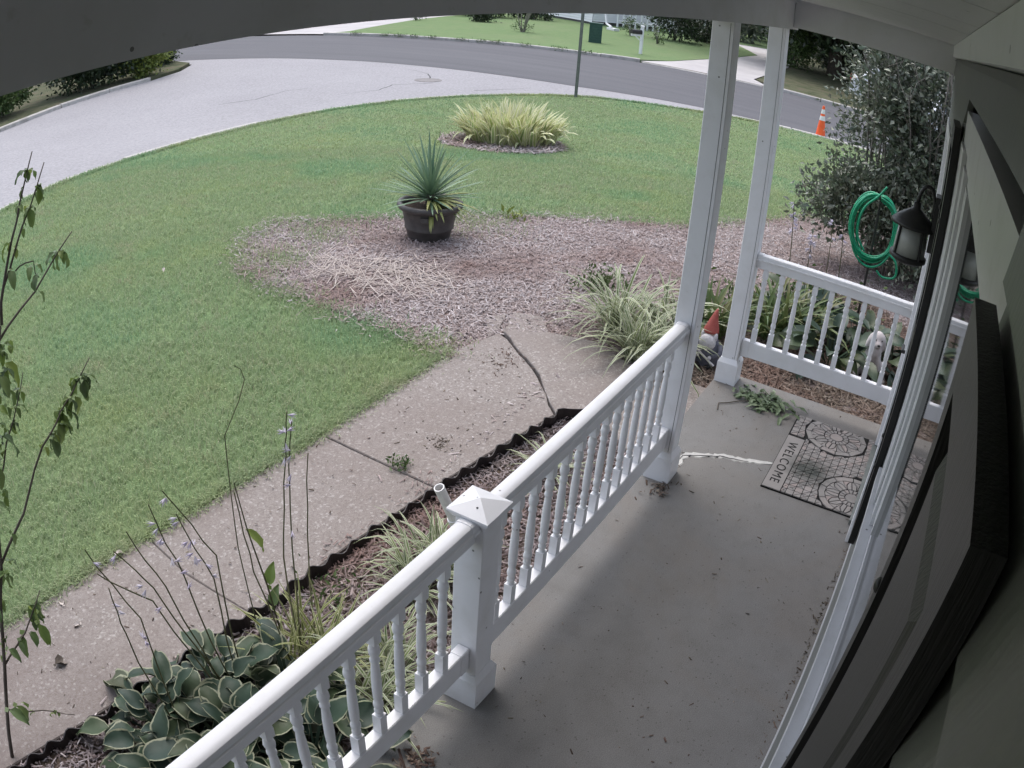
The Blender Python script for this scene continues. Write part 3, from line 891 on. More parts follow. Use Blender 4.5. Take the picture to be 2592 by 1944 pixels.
# shutters: frame, raised panels, screws
def shutter(x0, x1, z0, z1):
    yb, yf = YW + 0.001, YW + 0.024
    w = x1 - x0
    f = MB()
    s = 0.042
    f.bbox((x0, yb, z0), (x0 + s, yf, z1)).bbox((x1 - s, yb, z0), (x1, yf, z1))
    zs = [z0, (z0 + z1) / 2 - 0.04, z1 - 0.075]
    for zz, h in ((z0, 0.075), ((z0 + z1) / 2 - 0.04, 0.08), (z1 - 0.075, 0.075)):
        f.bbox((x0 + s, yb, zz), (x1 - s, yf, zz + h))
    sh = obj('shutter', f, M['shutter'], house)
    for za, zb in ((z0 + 0.075, (z0 + z1) / 2 - 0.04), ((z0 + z1) / 2 + 0.04, z1 - 0.075)):
        a, b = x0 + s, x1 - s
        V = []
        for k, yy in ((0.0, yf - 0.019), (0.016, yf - 0.019), (0.05, yf - 0.003)):
            V += [(a + k, yy, za + k), (b - k, yy, za + k), (b - k, yy, zb - k), (a + k, yy, zb - k)]
        F = [(8, 11, 10, 9)]
        for k in range(2):
            F += [(4 * k + i, 4 * k + 4 + i, 4 * k + 4 + (i + 1) % 4, 4 * k + (i + 1) % 4) for i in range(4)]
        obj('raised_panel', (V, F), M['shutter'], sh)
    for zz in (z1 - 0.30, z0 + 0.3):
        for xx in (x0 + 0.028, x1 - 0.028):
            mb = MB().ellipsoid((xx, yf, zz), (0.009, 0.006, 0.009), 10, 6)
            obj('screw_head', mb, M['blackmetal'], sh, smooth=True)
    return sh
shutter(0.320, 0.702, 0.95, 2.300)
shutter(2.38, 2.66, 0.86, 2.300)
# front door in its casing
dr = obj('door', MB().bbox((3.80, YW - 0.075, 0.03), (4.68, YW - 0.035, 2.06)), M['white'], house)
for za, zb in ((0.2, 0.85), (1.0, 1.85)):
    for xa, xb in ((3.9, 4.18), (4.3, 4.58)):
        obj('raised_panel', MB().bbox((xa, YW - 0.036, za), (xb, YW - 0.026, zb)), M['white'], dr)
obj('handle', MB().tube([(3.87, YW - 0.03, 1.0), (3.87, YW + 0.02, 1.0), (3.95, YW + 0.02, 1.0)], 0.01, 8), M['blackmetal'], dr)
obj('door_casing', MB().bbox((3.63, YW - 0.05, 0.0), (3.79, YW + 0.006, 2.14)).bbox((4.69, YW - 0.05, 0.0), (4.775, YW + 0.006, 2.14)).bbox((3.79, YW - 0.05, 2.065), (4.69, YW + 0.006, 2.14)), M['white'], house)
obj('threshold', MB().bbox((3.79, YW - 0.08, 0.002), (4.69, YW + 0.02, 0.03)), M['galv'], house)

# coach lantern on the wall beside the door
lt = thing('wall_lantern', (3.35, YW, 1.72), 'black coach lantern with frosted glass hanging on the house wall', 'lantern')
lx, ly, lz = 3.38, 0.050, 1.845
obj('wall_plate', MB().bbox((lx - 0.05, YW + 0.001, 1.66), (lx + 0.05, YW + 0.028, 1.90)), M['blackmetal'], lt)
arc = [(lx, YW + 0.025, 1.80)] + [(lx, YW + 0.03 + 0.065 * (1 - math.cos(t)), 1.84 + 0.09 * math.sin(t)) for t in np.linspace(0, math.pi * 0.98, 12)]
arc = [(lx, YW + 0.050, 1.76), (lx, YW + 0.060, 1.84)] + [(lx, (YW + 0.060) + (ly - YW - 0.060) * (1 - math.cos(t)) / 2, 1.84 + 0.085 * math.sin(t)) for t in np.linspace(0.2, math.pi, 10)]
obj('bracket', MB().tube(arc, 0.009, 8), M['blackmetal'], lt, smooth=True)
obj('hood', MB().lathe([(0.001, 0.0), (0.016, 0.0), (0.018, -0.025), (0.045, -0.045), (0.075, -0.066), (0.103, -0.092), (0.107, -0.104), (0.09, -0.1), (0.02, -0.08)], 20, (lx, ly, lz)), M['blackmetal'], lt, smooth=True)
obj('glass', MB().lathe([(0.067, -0.112), (0.075, -0.232)], 16, (lx, ly, lz)), M['lampglass'], lt, smooth=True)
for k in range(4):
    a = k * math.pi / 2 + 0.7
    obj('glass_rib', MB().tube([(lx + 0.071 * math.cos(a), ly + 0.071 * math.sin(a), lz - 0.1), (lx + 0.08 * math.cos(a), ly + 0.08 * math.sin(a), lz - 0.236)], 0.006, 6), M['blackmetal'], lt)
obj('base_ring', MB().lathe([(0.03, -0.272), (0.068, -0.26), (0.086, -0.248), (0.086, -0.23), (0.062, -0.228)], 20, (lx, ly, lz)), M['blackmetal'], lt, smooth=True)

# the front wall stands just under one degree off the line of the railings
ROT = Matrix.Translation((0.6, YW, 0)) @ Matrix.Rotation(R(0.62), 4, 'Z') @ Matrix.Translation((-0.6, -YW, 0))
def turn(o):
    m = Matrix.Translation(-origin_of(o.parent)) @ ROT @ Matrix.Translation(origin_of(o.parent))
    o.data.transform(m)
    for c in o.children:
        turn(c)
for c in list(house.children):
    if c.name.split('.')[0] not in ('front_beam', 'side_beam', 'beam_trim', 'ceiling_panel', 'roof', 'fascia', 'end_wall', 'corner_board', 'wall_body'):
        turn(c)
for c in lt.children:
    if c.name.split('.')[0] in ('wall_plate',):
        c.location.y += 0.030

# ------------------------------------------------------------------ porch posts
def post(cx, cy, top, label, short=False):
    t = thing('porch_post', (cx, cy, 0), label, 'post', 'white square porch posts')
    w = 0.108
    b = 0.143
    m = MB()
    def ring(h, z):
        return [(cx - h, cy - h, z), (cx + h, cy - h, z), (cx + h, cy + h, z), (cx - h, cy + h, z)]
    V = ring(b / 2, 0) + ring(b / 2, 0.142) + ring(b / 2 - 0.004, 0.150) + ring(w / 2 + 0.002, 0.172)
    F = [(3, 2, 1, 0), (12, 13, 14, 15)] + [(4 * k + i, 4 * k + (i + 1) % 4, 4 * k + 4 + (i + 1) % 4, 4 * k + 4 + i) for k in range(3) for i in range(4)]
    obj('base_box', (V, F), M['white'], t)
    sh = MB()
    r = 0.004
    h = w / 2
    oc = [(h, -h + r), (h, h - r), (h - r, h), (-h + r, h), (-h, h - r), (-h, -h + r), (-h + r, -h), (h - r, -h)]
    sh.prism([(cx + a, cy + b_) for a, b_ in oc], 0.01, top)
    obj('shaft', sh, M['white'], t)
    if not short:
        obj('seam', MB().bbox((cx - h - 0.0012, cy - h + 0.018, 0.18), (cx - h + 0.001, cy - h + 0.020, top - 0.01)), M['seam'], t)
    else:
        c = MB()
        k = 0.075
        def rg(hh, z):
            return [(cx - hh, cy - hh, z), (cx + hh, cy - hh, z), (cx + hh, cy + hh, z), (cx - hh, cy + hh, z)]
        V = rg(k - 0.014, top - 0.022) + rg(k - 0.004, top - 0.004) + rg(k, top) + rg(k, top + 0.008) + [(cx, cy, top + 0.036)]
        F = [(3, 2, 1, 0)] + [(4 * q + i, 4 * q + (i + 1) % 4, 4 * q + 4 + (i + 1) % 4, 4 * q + 4 + i) for q in range(3) for i in range(4)]
        F += [(12 + i, 12 + (i + 1) % 4, 16) for i in range(4)]
        obj('cap', (V, F), M['white'], t)
        obj('screw_hole', MB().lathe([(0.0035, 0), (0.0035, 0.002)], 8, (cx - 0.035, cy - 0.012, top + 0.0225)), M['seam'], t)
    return t
post(1.813, 1.063, 0.907, 'short white newel post with a pyramid cap between the two front railings', True)
post(3.643, 1.050, 2.394, 'tall white porch post at the far end of the front railing')
post(4.940, 1.088, 2.394, 'tall white corner porch post joined to the short side railing')

# ------------------------------------------------------------------ railings
RAILP = [(-0.021, 0.862), (-0.036, 0.862), (-0.0385, 0.867), (-0.0375, 0.873), (-0.033, 0.877), (-0.031, 0.887), (-0.027, 0.894), (-0.020, 0.898), (-0.008, 0.8995), (0.008, 0.8995), (0.020, 0.898), (0.027, 0.894), (0.031, 0.887), (0.033, 0.877), (0.0375, 0.873), (0.0385, 0.867), (0.036, 0.862), (0.021, 0.862)]
SUBP = [(-0.020, 0.808), (-0.022, 0.812), (-0.022, 0.8615), (0.022, 0.8615), (0.022, 0.812), (0.020, 0.808)]
BOTP = [(-0.022, 0.205), (-0.022, 0.308), (-0.018, 0.312), (0.018, 0.312), (0.022, 0.308), (0.022, 0.205)]
bal = MB()
q = 0.0165
bal.prism([(q, -q), (q, q), (-q, q), (-q, -q)], 0.312, 0.402)
bal.lathe([(0.0165, 0.402), (0.011, 0.412), (0.0155, 0.420), (0.0155, 0.428), (0.0115, 0.436), (0.0155, 0.446), (0.0175, 0.458), (0.0150, 0.472), (0.0125, 0.480), (0.0155, 0.492), (0.0168, 0.54), (0.0158, 0.60), (0.0128, 0.655), (0.0122, 0.662), (0.016, 0.670), (0.016, 0.678), (0.0118, 0.688), (0.0165, 0.702), (0.019, 0.716), (0.0165, 0.732), (0.0125, 0.744), (0.0165, 0.752)], 12, cap=False)
bal.prism([(q, -q), (q, q), (-q, q), (-q, -q)], 0.752, 0.790)
bal.add([(q, -q, 0.79), (q, q, 0.79), (-q, q, 0.79), (-q, -q, 0.79), (q * .8, -q * .8, 0.812), (q * .8, q * .8, 0.812), (-q * .8, q * .8, 0.812), (-q * .8, -q * .8, 0.812)], [(i, (i + 1) % 4, 4 + (i + 1) % 4, 4 + i) for i in range(4)])
bal_me = mesh_from('baluster', bal.v, bal.f, M['white'])
for p in bal_me.polygons:
    p.use_smooth = True
bal_me.set_sharp_from_angle(angle=R(50))
def railing(p0, p1, spots, label, dz=0.0):
    mid = ((p0[0] + p1[0]) / 2, (p0[1] + p1[1]) / 2, 0)
    t = thing('porch_railing', mid, label, 'railing', 'white porch railings')
    tr = obj('top_rail', MB().extrude([(a, b + dz) for a, b in RAILP], p0 + (0,), p1 + (0,)), M['white'], t)
    autosmooth(tr, 28)
    obj('sub_rail', MB().extrude([(a, b + dz) for a, b in SUBP], p0 + (0,), p1 + (0,)), M['white'], t)
    obj('bottom_rail', MB().extrude(BOTP, p0 + (0,), p1 + (0,)), M['white'], t)
    d = Vector((p1[0] - p0[0], p1[1] - p0[1], 0)).normalized()
    # brackets of the bottom rail at each end
    for pp, sgn in ((p0, 1), (p1, -1)):
        a = Vector(pp + (0,)) + d * sgn * 0.001
        b = a + d * sgn * 0.05
        obj('rail_sleeve', MB().extrude([(u * 1.07, (v + dz - 0.88) * 1.1 + 0.88) for u, v in RAILP], a, a.lerp(b, 0.7)) if sgn > 0 else MB().extrude([(u * 1.07, (v + dz - 0.88) * 1.1 + 0.88) for u, v in RAILP], a.lerp(b, 0.7), a), M['white'], t)
        obj('rail_bracket', MB().extrude([(u * 1.09, v + (0.0025 if v > 0.25 else -0.0025)) for u, v in BOTP], a, b) if sgn > 0 else MB().extrude([(u * 1.09, v + (0.0025 if v > 0.25 else -0.0025)) for u, v in BOTP], b, a), M['white'], t)
    ang = math.atan2(d.y, d.x)
    for s_ in spots:
        p = Vector(p0 + (0,)).lerp(Vector(p1 + (0,)), s_)
        inst('baluster', bal_me, t, Matrix.Translation(p - Vector(mid)) @ Matrix.Rotation(ang, 4, 'Z') @ Matrix.Diagonal((1, 1, 1, 1)))
    return t
x0, x1 = -0.10, 1.757
railing((x0, 1.060), (x1, 1.060), [(1.615 - 0.1175 * k - x0) / (x1 - x0) for k in range(15)], 'nearest front railing running out of the picture before the short newel post')
x0, x1 = 1.868, 3.588
railing((x0, 1.060), (x1, 1.056), [(1.945 + 0.1158 * k - x0) / (x1 - x0) for k in range(14)], 'front railing between the short newel post and the tall post')
railing((4.945, 1.032), (4.945, -0.048), [(1.032 - (0.965 - 0.1135 * k)) / 1.08 for k in range(9)], 'short side railing at the far end of the porch, joining the house corner', dz=0.008)

# ------------------------------------------------------------------ door mat with moulded stone pattern
mt = thing('door_mat', (4.31, 0.21, 0), 'grey stone pattern WELCOME door mat on the porch floor', 'door mat')
MX0, MX1, MY0, MY1 = 3.855, 4.775, -0.085, 0.525
obj('backing', MB().bbox((MX0, MY0, 0.0005), (MX1, MY1, 0.007)), M['matback'], mt)
INSET = 0.0022
def cell(poly, z1=0.0125):
    c = np.mean(np.array(poly), axis=0)
    n = len(poly)
    P0 = [Vector(p) for p in poly]
    area = sum(P0[i].x * P0[(i + 1) % n].y - P0[(i + 1) % n].x * P0[i].y for i in range(n)) / 2
    if abs(area) < 2.5e-5:
        return
    if area < 0:
        P0 = P0[::-1]
    ins = []
    for i in range(n):
        a, b, d = P0[i - 1], P0[i], P0[(i + 1) % n]
        t1, t2 = (b - a), (d - b)
        if t1.length < 1e-6 or t2.length < 1e-6:
            return
        t1.normalize(); t2.normalize()
        n1, n2 = Vector((-t1.y, t1.x)), Vector((-t2.y, t2.x))
        bis = n1 + n2
        if bis.length < 0.2:
            bis = n1
        bis.normalize()
        ins.append(b + bis * INSET / max(0.35, bis.dot(n1)))
    for p in ins:
        p.x = min(max(p.x, MX0 + 0.003), MX1 - 0.003)
        p.y = min(max(p.y, MY0 + 0.003), MY1 - 0.003)
    V = [(p.x, p.y, 0.0068) for p in ins] + [(p.x, p.y, z1) for p in ins]
    F = [tuple(range(n, 2 * n))] + [(i, (i + 1) % n, n + (i + 1) % n, n + i) for i in range(n)]
    obj('mat_stone', (V, F), M['matface'], mt)
def clip_rect(poly, x0, y0, x1, y1):
    def cl(P, ins, itx):
        out = []
        for i in range(len(P)):
            a, b = P[i - 1], P[i]
            if ins(b):
                if not ins(a):
                    out.append(itx(a, b))
                out.append(b)
            elif ins(a):
                out.append(itx(a, b))
        return out
    P = [tuple(p) for p in poly]
    for ax, lim, sg in ((0, x0, 1), (0, x1, -1), (1, y0, 1), (1, y1, -1)):
        P = cl(P, lambda p: (p[ax] - lim) * sg >= 0, lambda a, b: tuple(a[k] + (b[k] - a[k]) * (lim - a[ax]) / (b[ax] - a[ax]) for k in range(2)))
        if len(P) < 3:
            return None
    return P
def ringcells(c, r0, r1, n, ph=0.0, box=None):
    for k in range(n):
        a0, a1 = ph + 2 * math.pi * k / n, ph + 2 * math.pi * (k + 1) / n
        m = max(1, int((a1 - a0) / 0.3))
        poly = [(c[0] + r1 * math.cos(a0 + (a1 - a0) * i / m), c[1] + r1 * math.sin(a0 + (a1 - a0) * i / m)) for i in range(m + 1)]
        poly += [(c[0] + r0 * math.cos(a1 - (a1 - a0) * i / m), c[1] + r0 * math.sin(a1 - (a1 - a0) * i / m)) for i in range(m + 1)] if r0 > 0 else [c]
        p = clip_rect(poly, *box) if box else poly
        if p:
            cell(p)
def petals(c, r0, r1, n, box, ph=0.0):
    h = math.pi / n
    def put(pts):
        p = clip_rect([(c[0] + r * math.cos(t), c[1] + r * math.sin(t)) for r, t in pts], *box)
        if p:
            cell(p)
    rm = r0 + (r1 - r0) * 0.55
    for k in range(n):
        a = ph + 2 * h * k
        for sg in (-1, 1):
            put([(r0, a), (r0, a + sg * h * .5), (r0, a + sg * h * .97), (rm, a + sg * h * .72), (r0 + (r1 - r0) * 0.85, a + sg * h * .34), (r1, a)])
            put([(r0, a + sg * h), (rm, a + sg * h * .72), (r0 + (r1 - r0) * 0.85, a + sg * h * .34), (r1, a), (r1, a + sg * h * .5), (r1, a + sg * h)])
DIV = 0.405
bxA = (MX0 + 0.003, MY0 + 0.003, MX1 - 0.003, DIV)
bxT = (4.42, MY0 + 0.003, MX1 - 0.003, MY1 - 0.003)
CA, CB = (4.645, 0.225), (4.03, -0.005)
def disc(c, r, n=20):
    cell([(c[0] + r * math.cos(2 * math.pi * k / n), c[1] + r * math.sin(2 * math.pi * k / n)) for k in range(n)])
INSET = 0.0034
for c, bx in ((CA, (4.30, MY0 + 0.003, MX1 - 0.003, MY1 - 0.003)), (CB, (MX0 + 0.003, MY0 + 0.003, 4.33, DIV))):
    disc(c, 0.047)
    ringcells(c, 0.047, 0.086, 16, 0.1, bx)
    petals(c, 0.086, 0.172, 9, bx, 0.2)
    ringcells(c, 0.172, 0.215, 12 if c is CA else 10, 0.15, bx)
# lattice of diamonds and triangles around and between the two rosettes
INSET = 0.0021
def push_out(p):
    for c in (CA, CB):
        d = math.dist(p, c)
        if d < 0.2175:
            p = (c[0] + (p[0] - c[0]) * 0.2175 / max(d, 1e-6), c[1] + (p[1] - c[1]) * 0.2175 / max(d, 1e-6))
    return (min(max(p[0], MX0 + 0.004), MX1 - 0.004), min(max(p[1], MY0 + 0.004), MY1 - 0.004))
st = 0.046
xq, ix = MX0 + 0.004, 0
while xq < MX1 - 0.012:
    yq, iy = MY0 + 0.004, 0
    while yq < MY1 - 0.012:
        x2, y2 = min(xq + st, MX1 - 0.004), min(yq + st, MY1 - 0.004)
        if xq < 4.485:
            y2 = min(y2, DIV + 0.002)
        if not (xq < 4.485 and yq >= DIV - 0.012):
            jx = 0.010 * math.sin(iy * 2.1 + ix)
            quad = [(xq, yq), (x2, yq), (x2, y2), (xq, y2)]
            mid = ((xq + x2) / 2 + jx * 0.3, (yq + y2) / 2)
            k = (ix + iy) % 3
            tris = [quad] if k == 0 else ([[quad[i], quad[(i + 1) % 4], mid] for i in range(4)] if k == 1 else [[quad[0], quad[1], quad[3]], [quad[1], quad[2], quad[3]]])
            for tr3 in tris:
                cen = tuple(sum(p[i] for p in tr3) / len(tr3) for i in range(2))
                if min(math.dist(cen, CA), math.dist(cen, CB)) > 0.222:
                    cell([push_out(p) for p in tr3])
        yq += st
        iy += 1
    xq += st
    ix += 1
# plain border carrying the word
cell([(MX0 + 0.002, DIV + 0.004), (4.48, DIV + 0.004), (4.48, MY1 - 0.002), (MX0 + 0.002, MY1 - 0.002)])
fc = bpy.data.curves.new('welcome_text', 'FONT')
fc.body = 'WELCOME'
fc.size = 0.088
fc.space_character = 1.22
fc.extrude = 0.0006
fc.align_x = 'CENTER'
fc.align_y = 'CENTER'
tmp = bpy.data.objects.new('welcome_text', fc)
COL.objects.link(tmp)
bpy.context.view_layer.update()
dg = bpy.context.evaluated_depsgraph_get()
tme = bpy.data.meshes.new_from_object(tmp.evaluated_get(dg))
bpy.data.objects.remove(tmp)
tme.materials.clear()
tme.materials.append(M['matback'])
for v in tme.vertices:
    v.co = Vector((-v.co.x * 1.0, -v.co.y * 0.92, v.co.z))
to = bpy.data.objects.new('lettering', tme)
COL.objects.link(to)
to.parent = mt
to.location = (4.165 - 4.31, (DIV + MY1) / 2 + 0.004 - 0.21, 0.0134)

# ------------------------------------------------------------------ plant helpers
def strap(L, W, n=6, bend=1.2, tilt=0.0, prof='strap', fold=0.25, twist=0.0):
    """strap leaf: rises along +z from the origin and arches towards +x; returns V, F, edge"""
    V, E = [], []
    ang = tilt
    p = np.array([0.0, 0.0, 0.0])
    for i in range(n + 1):
        t = i / n
        if prof == 'strap':
            w = W * min(1, 0.65 + 2.0 * t) * (1 - max(0, (t - 0.55) / 0.45) ** 1.6)
        elif prof == 'sword':
            w = W * min(1, 0.8 + t) * (1 - t) ** 0.55
        else:
            w = W * math.sin(math.pi * min(1, t * 0.93 + 0.05)) ** 0.75
        if i == n:
            w = W * 0.03
        nx, nz = math.cos(ang), -math.sin(ang)
        tw = twist * t
        side = np.array([0, math.cos(tw), math.sin(tw)])
        up = np.array([nx, 0, nz]) * (fold * w / 2)
        V += [p - side * w / 2 - up, p.copy(), p + side * w / 2 - up]
        E += [1, 0, 1]
        d = np.array([math.sin(ang), 0, math.cos(ang)]) * L / n
        p = p + d
        ang += bend / n * (0.5 + t)
    F = []
    for i in range(n):
        a = 3 * i
        F += [(a, a + 1, a + 4, a + 3), (a + 1, a + 2, a + 5, a + 4)]
    return np.array(V), np.array(F), np.array(E)

def leaf_blade(L, W, n=7, petiole=0.1, curl=0.6, cup=0.35, wave=0.02, seed=0, rise=0.9):
    """broad leaf on a stalk: stalk rises then the blade reaches out along +x"""
    r = random.Random(seed)
    V, E, F = [], [], []
    # petiole strip
    p = np.array([0.0, 0.0, 0.0])
    ang = math.pi / 2 - rise
    for i in range(3):
        V += [p + np.array([0, -0.008, 0]), p + np.array([0, 0.008, 0])]
        E += [0, 0]
        p = p + np.array([math.sin(ang), 0, math.cos(ang)]) * petiole / 2 if i < 2 else p
    F += [(0, 1, 3, 2), (2, 3, 5, 4)]
    o = len(V)
    ang += 0.35
    us = [-1, -0.5, 0, 0.5, 1]
    for i in range(n + 1):
        t = i / n
        w = W * (math.sin(math.pi * (t ** 0.72)) ** 0.8 if 0 < t < 1 else 0.03)
        up = np.array([-math.cos(ang), 0, math.sin(ang)])
        for u in us:
            rip = wave * math.sin(t * 9 + u * 2 + seed) * abs(u)
            V.append(p + np.array([0, u * w / 2, 0]) + up * (cup * w / 2 * u * u + rip))
            E.append(abs(u) if 0 < i < n else 1.0)
        p = p + np.array([math.sin(ang), 0, math.cos(ang)]) * L / n
        ang += curl / n * (1.6 if t > 0.5 else 0.7)
    for i in range(n):
        for k in range(4):
            a = o + 5 * i + k
            F.append((a, a + 1, a + 6, a + 5))
    return np.array(V), np.array(F), np.array(E)

def leaf_mesh(name, parts, mat, smooth=True):
    V, F, E = parts
    return mesh_from(name, V, F, mat, smooth, {'edge': E, 'rnd': np.full(len(V), random.random())})

def rosette(parent, name, meshes, n, r, zr=(0.0, 0.0), tilt=(0.0, 0.9), sc=(0.8, 1.15), rad=0.08, sector=None, golden=True, lean=0.0):
    """n leaves as parts of parent, standing on the parent's origin"""
    for i in range(n):
        a = i * 2.39996 + random.uniform(-0.25, 0.25) if golden else random.uniform(0, 6.283)
        if sector:
            a = random.uniform(*sector)
        t = (i + 0.5) / n
        tl = tilt[0] + (tilt[1] - tilt[0]) * t ** 0.8 + random.uniform(-0.12, 0.12)
        rr = rad * math.sqrt(random.random())
        b = random.uniform(0, 6.283)
        s = random.uniform(*sc)
        m = Matrix.Translation((rr * math.cos(b), rr * math.sin(b), random.uniform(*zr))) @ Matrix.Rotation(a, 4, 'Z') @ Matrix.Rotation(tl, 4, 'Y') @ Matrix.Rotation(random.uniform(-0.25, 0.25), 4, 'X') @ Matrix.Diagonal((s, s * random.uniform(0.85, 1.1), s, 1))
        inst(name, random.choice(meshes), parent, m)

def scatter_leaves(pts, nrm, size, seed=0, aspect=0.5, n_spread=0.8):
    """leaf cloud: each leaf a folded diamond of 4 triangles; returns V, F, rnd"""
    g = np.random.default_rng(seed)
    n = len(pts)
    d = nrm + g.normal(0, n_spread, (n, 3))
    d /= np.linalg.norm(d, axis=1, keepdims=True) + 1e-9
    h = g.normal(0, 1, (n, 3))
    s = np.cross(d, h)
    s /= np.linalg.norm(s, axis=1, keepdims=True) + 1e-9
    up = np.cross(s, d)
    L = size * g.uniform(0.6, 1.3, (n, 1))
    W = L * aspect * g.uniform(0.8, 1.2, (n, 1))
    b = pts
    tip = b + d * L - up * L * 0.12
    m = b + d * L * 0.5 + up * L * 0.03
    l = b + d * L * 0.45 + s * W * 0.5 + up * L * 0.12
    r = b + d * L * 0.45 - s * W * 0.5 + up * L * 0.12
    V = np.stack([b, l, tip, r, m], 1).reshape(-1, 3)
    k = np.arange(n)[:, None] * 5
    F = np.concatenate([k + np.array([[0, 4, 1]]), k + np.array([[1, 4, 2]]), k + np.array([[2, 4, 3]]), k + np.array([[3, 4, 0]])], 0)
    return V, F, np.repeat(g.random(n), 5)

def crown_points(c, r, n, seed, clumps=14, hollow=0.45, flat=None):
    """points gathered in uneven clumps through an ellipsoid"""
    g = np.random.default_rng(seed)
    cc = g.normal(0, 1, (clumps, 3))
    cc /= np.linalg.norm(cc, axis=1, keepdims=True)
    cc *= g.uniform(hollow, 0.95, (clumps, 1))
    w = g.uniform(0.5, 1.4, clumps)
    idx = g.choice(clumps, n, p=w / w.sum())
    p = cc[idx] + g.normal(0, 0.24, (n, 3)) * g.uniform(0.5, 1.3, clumps)[idx][:, None]
    pts = np.array(c) + p * np.array(r)
    nr = p / (np.linalg.norm(p, axis=1, keepdims=True) + 1e-9)
    return pts, nr

def shrub(name, base_, r, n, leaf, mat, label, cat='shrub', group=None, seed=0, clumps=16, zc=None, stems=6, bare=0.0, stem_mat='twig', aspect=0.5):
    x, y = base_[:2]
    z = base_[2] if len(base_) > 2 else tz(x, y)
    t = thing(name, (x, y, z), label, cat, group)
    zc = r[2] * 0.95 if zc is None else zc
    pts, nr = crown_points((x, y, z + zc), r, n, seed, clumps)
    keep = pts[:, 2] > z + 0.03
    V, F, rn = scatter_leaves(pts[keep], nr[keep], leaf, seed, aspect)
    obj('crown', (V, F), M[mat], t, attrs={'rnd': rn})
    st = MB()
    rr = random.Random(seed)
    for k in range(stems):
        a = rr.uniform(0, 6.28)
        e = (x + r[0] * 0.7 * math.cos(a), y + r[1] * 0.7 * math.sin(a), z + zc + r[2] * rr.uniform(0.2, 0.9))
        m_ = (x + r[0] * 0.25 * math.cos(a) + rr.uniform(-.05, .05), y + r[1] * 0.25 * math.sin(a), z + zc * 0.6)
        st.tube([(x + 0.05 * math.cos(a), y + 0.05 * math.sin(a), z - 0.05), m_, e], [0.012 * (1 + r[2]), 0.009 * (1 + r[2]), 0.003 * (1 + r[2])], 5)
    obj('stem', st, M[stem_mat], t, smooth=True)
    return t

# ------------------------------------------------------------------ grass, mulch
def blades(xy, h, w, seed):
    g = np.random.default_rng(seed)
    n = len(xy)
    z = terr(xy[:, 0], xy[:, 1])
    b = np.stack([xy[:, 0], xy[:, 1], z - 0.004], 1)
    a = g.uniform(0, 2 * np.pi, n)
    d = np.stack([np.cos(a), np.sin(a), np.zeros(n)], 1)
    s = np.stack([-np.sin(a), np.cos(a), np.zeros(n)], 1)
    H = (h * g.uniform(0.55, 1.35, n))[:, None]
    W = (w * g.uniform(0.7, 1.3, n))[:, None]
    lean = g.uniform(0.25, 1.1, n)[:, None]
    m = b + d * H * 0.35 * lean + np.array([0, 0, 1]) * H * 0.6
    t = b + d * H * 1.0 * lean + np.array([0, 0, 1]) * H * (1.0 - 0.28 * lean)
    V = np.stack([b - s * W, b + s * W, m - s * W * 0.8, m + s * W * 0.8, t], 1).reshape(-1, 3)
    k = np.arange(n)[:, None] * 5
    F = np.concatenate([k + np.array([[0, 1, 3]]), k + np.array([[0, 3, 2]]), k + np.array([[2, 3, 4]])], 0)
    return V, F, np.repeat(g.random(n), 5)

def sample_poly(poly, n, seed, xr=None, yr_=None):
    g = np.random.default_rng(seed)
    P = np.array(poly)
    lo, hi = P.min(0), P.max(0)
    if xr:
        lo[0], hi[0] = max(lo[0], xr[0]), min(hi[0], xr[1])
    if yr_:
        lo[1], hi[1] = max(lo[1], yr_[0]), min(hi[1], yr_[1])
    q = g.uniform(lo, hi, (n, 2))
    return q[in_poly(q[:, 0], q[:, 1], poly)]

def cull(q):
    """keep what the camera may see and thin with distance"""
    az = np.degrees(np.arctan2(q[:, 1], q[:, 0]))
    return q[(az > -4) & (az < 96) & (q[:, 0] > -1.0)]

CL = (11.75, 6.8)
def notclump(q):
    return q[np.hypot((q[:, 0] - CL[0] + 0.25), (q[:, 1] - CL[1])) > 1.02]
gv, gf, gr = [], [], []
off = 0
for (r0, r1, dens, h, w) in ((0, 5.5, 5000, 0.052, 0.0023), (5.5, 8.5, 3300, 0.048, 0.0028), (8.5, 12.5, 1900, 0.048, 0.0038), (12.5, 19, 700, 0.045, 0.006), (19, 23, 350, 0.05, 0.010)):
    area = 22.5 * 13
    q = sample_poly(lawn_poly, int(dens * area), int(r0 * 10) + 1, (-1.0, 21.5), (-1.0, 12.0))
    d = np.hypot(q[:, 0], q[:, 1])
    q = notclump(cull(q[(d >= r0) & (d < r1)]))
    g_ = np.random.default_rng(3)
    V, F, rn = blades(q, h, w, int(r1 * 7))
    gv.append(V); gf.append(F + off); gr.append(rn)
    off += len(V)
# weeds creeping into the bed
for cx, cy, rr, n in ((4.85, 5.0, 0.28, 900), (5.59, 5.24, 0.35, 900), (6.9, 4.4, 0.5, 1500), (4.3, 3.0, 0.15, 300), (2.96, 2.35, 0.0, 0)):
    q = np.random.default_rng(n).normal(0, 1, (n, 2)) * rr * 0.6 + np.array([cx, cy])
    V, F, rn = blades(q, 0.05, 0.003, n + 5)
    gv.append(V); gf.append(F + off); gr.append(rn)
    off += len(V)
# ragged turf growing into the bed
BI = np.array(BED_IN[:15])
sg = np.random.default_rng(8).integers(0, len(BI) - 1, 7000)
u = np.random.default_rng(9).uniform(0, 1, (7000, 1))
q = BI[sg] * (1 - u) + BI[sg + 1] * u + np.random.default_rng(10).normal(0, 0.10, (7000, 2)) * (0.3 + np.abs(np.sin(sg * 1.7 + u[:, 0] * 6)))[:, None]
V, F, rn = blades(q, 0.05, 0.0032, 80)
gv.append(V); gf.append(F + off); gr.append(rn); off += len(V)
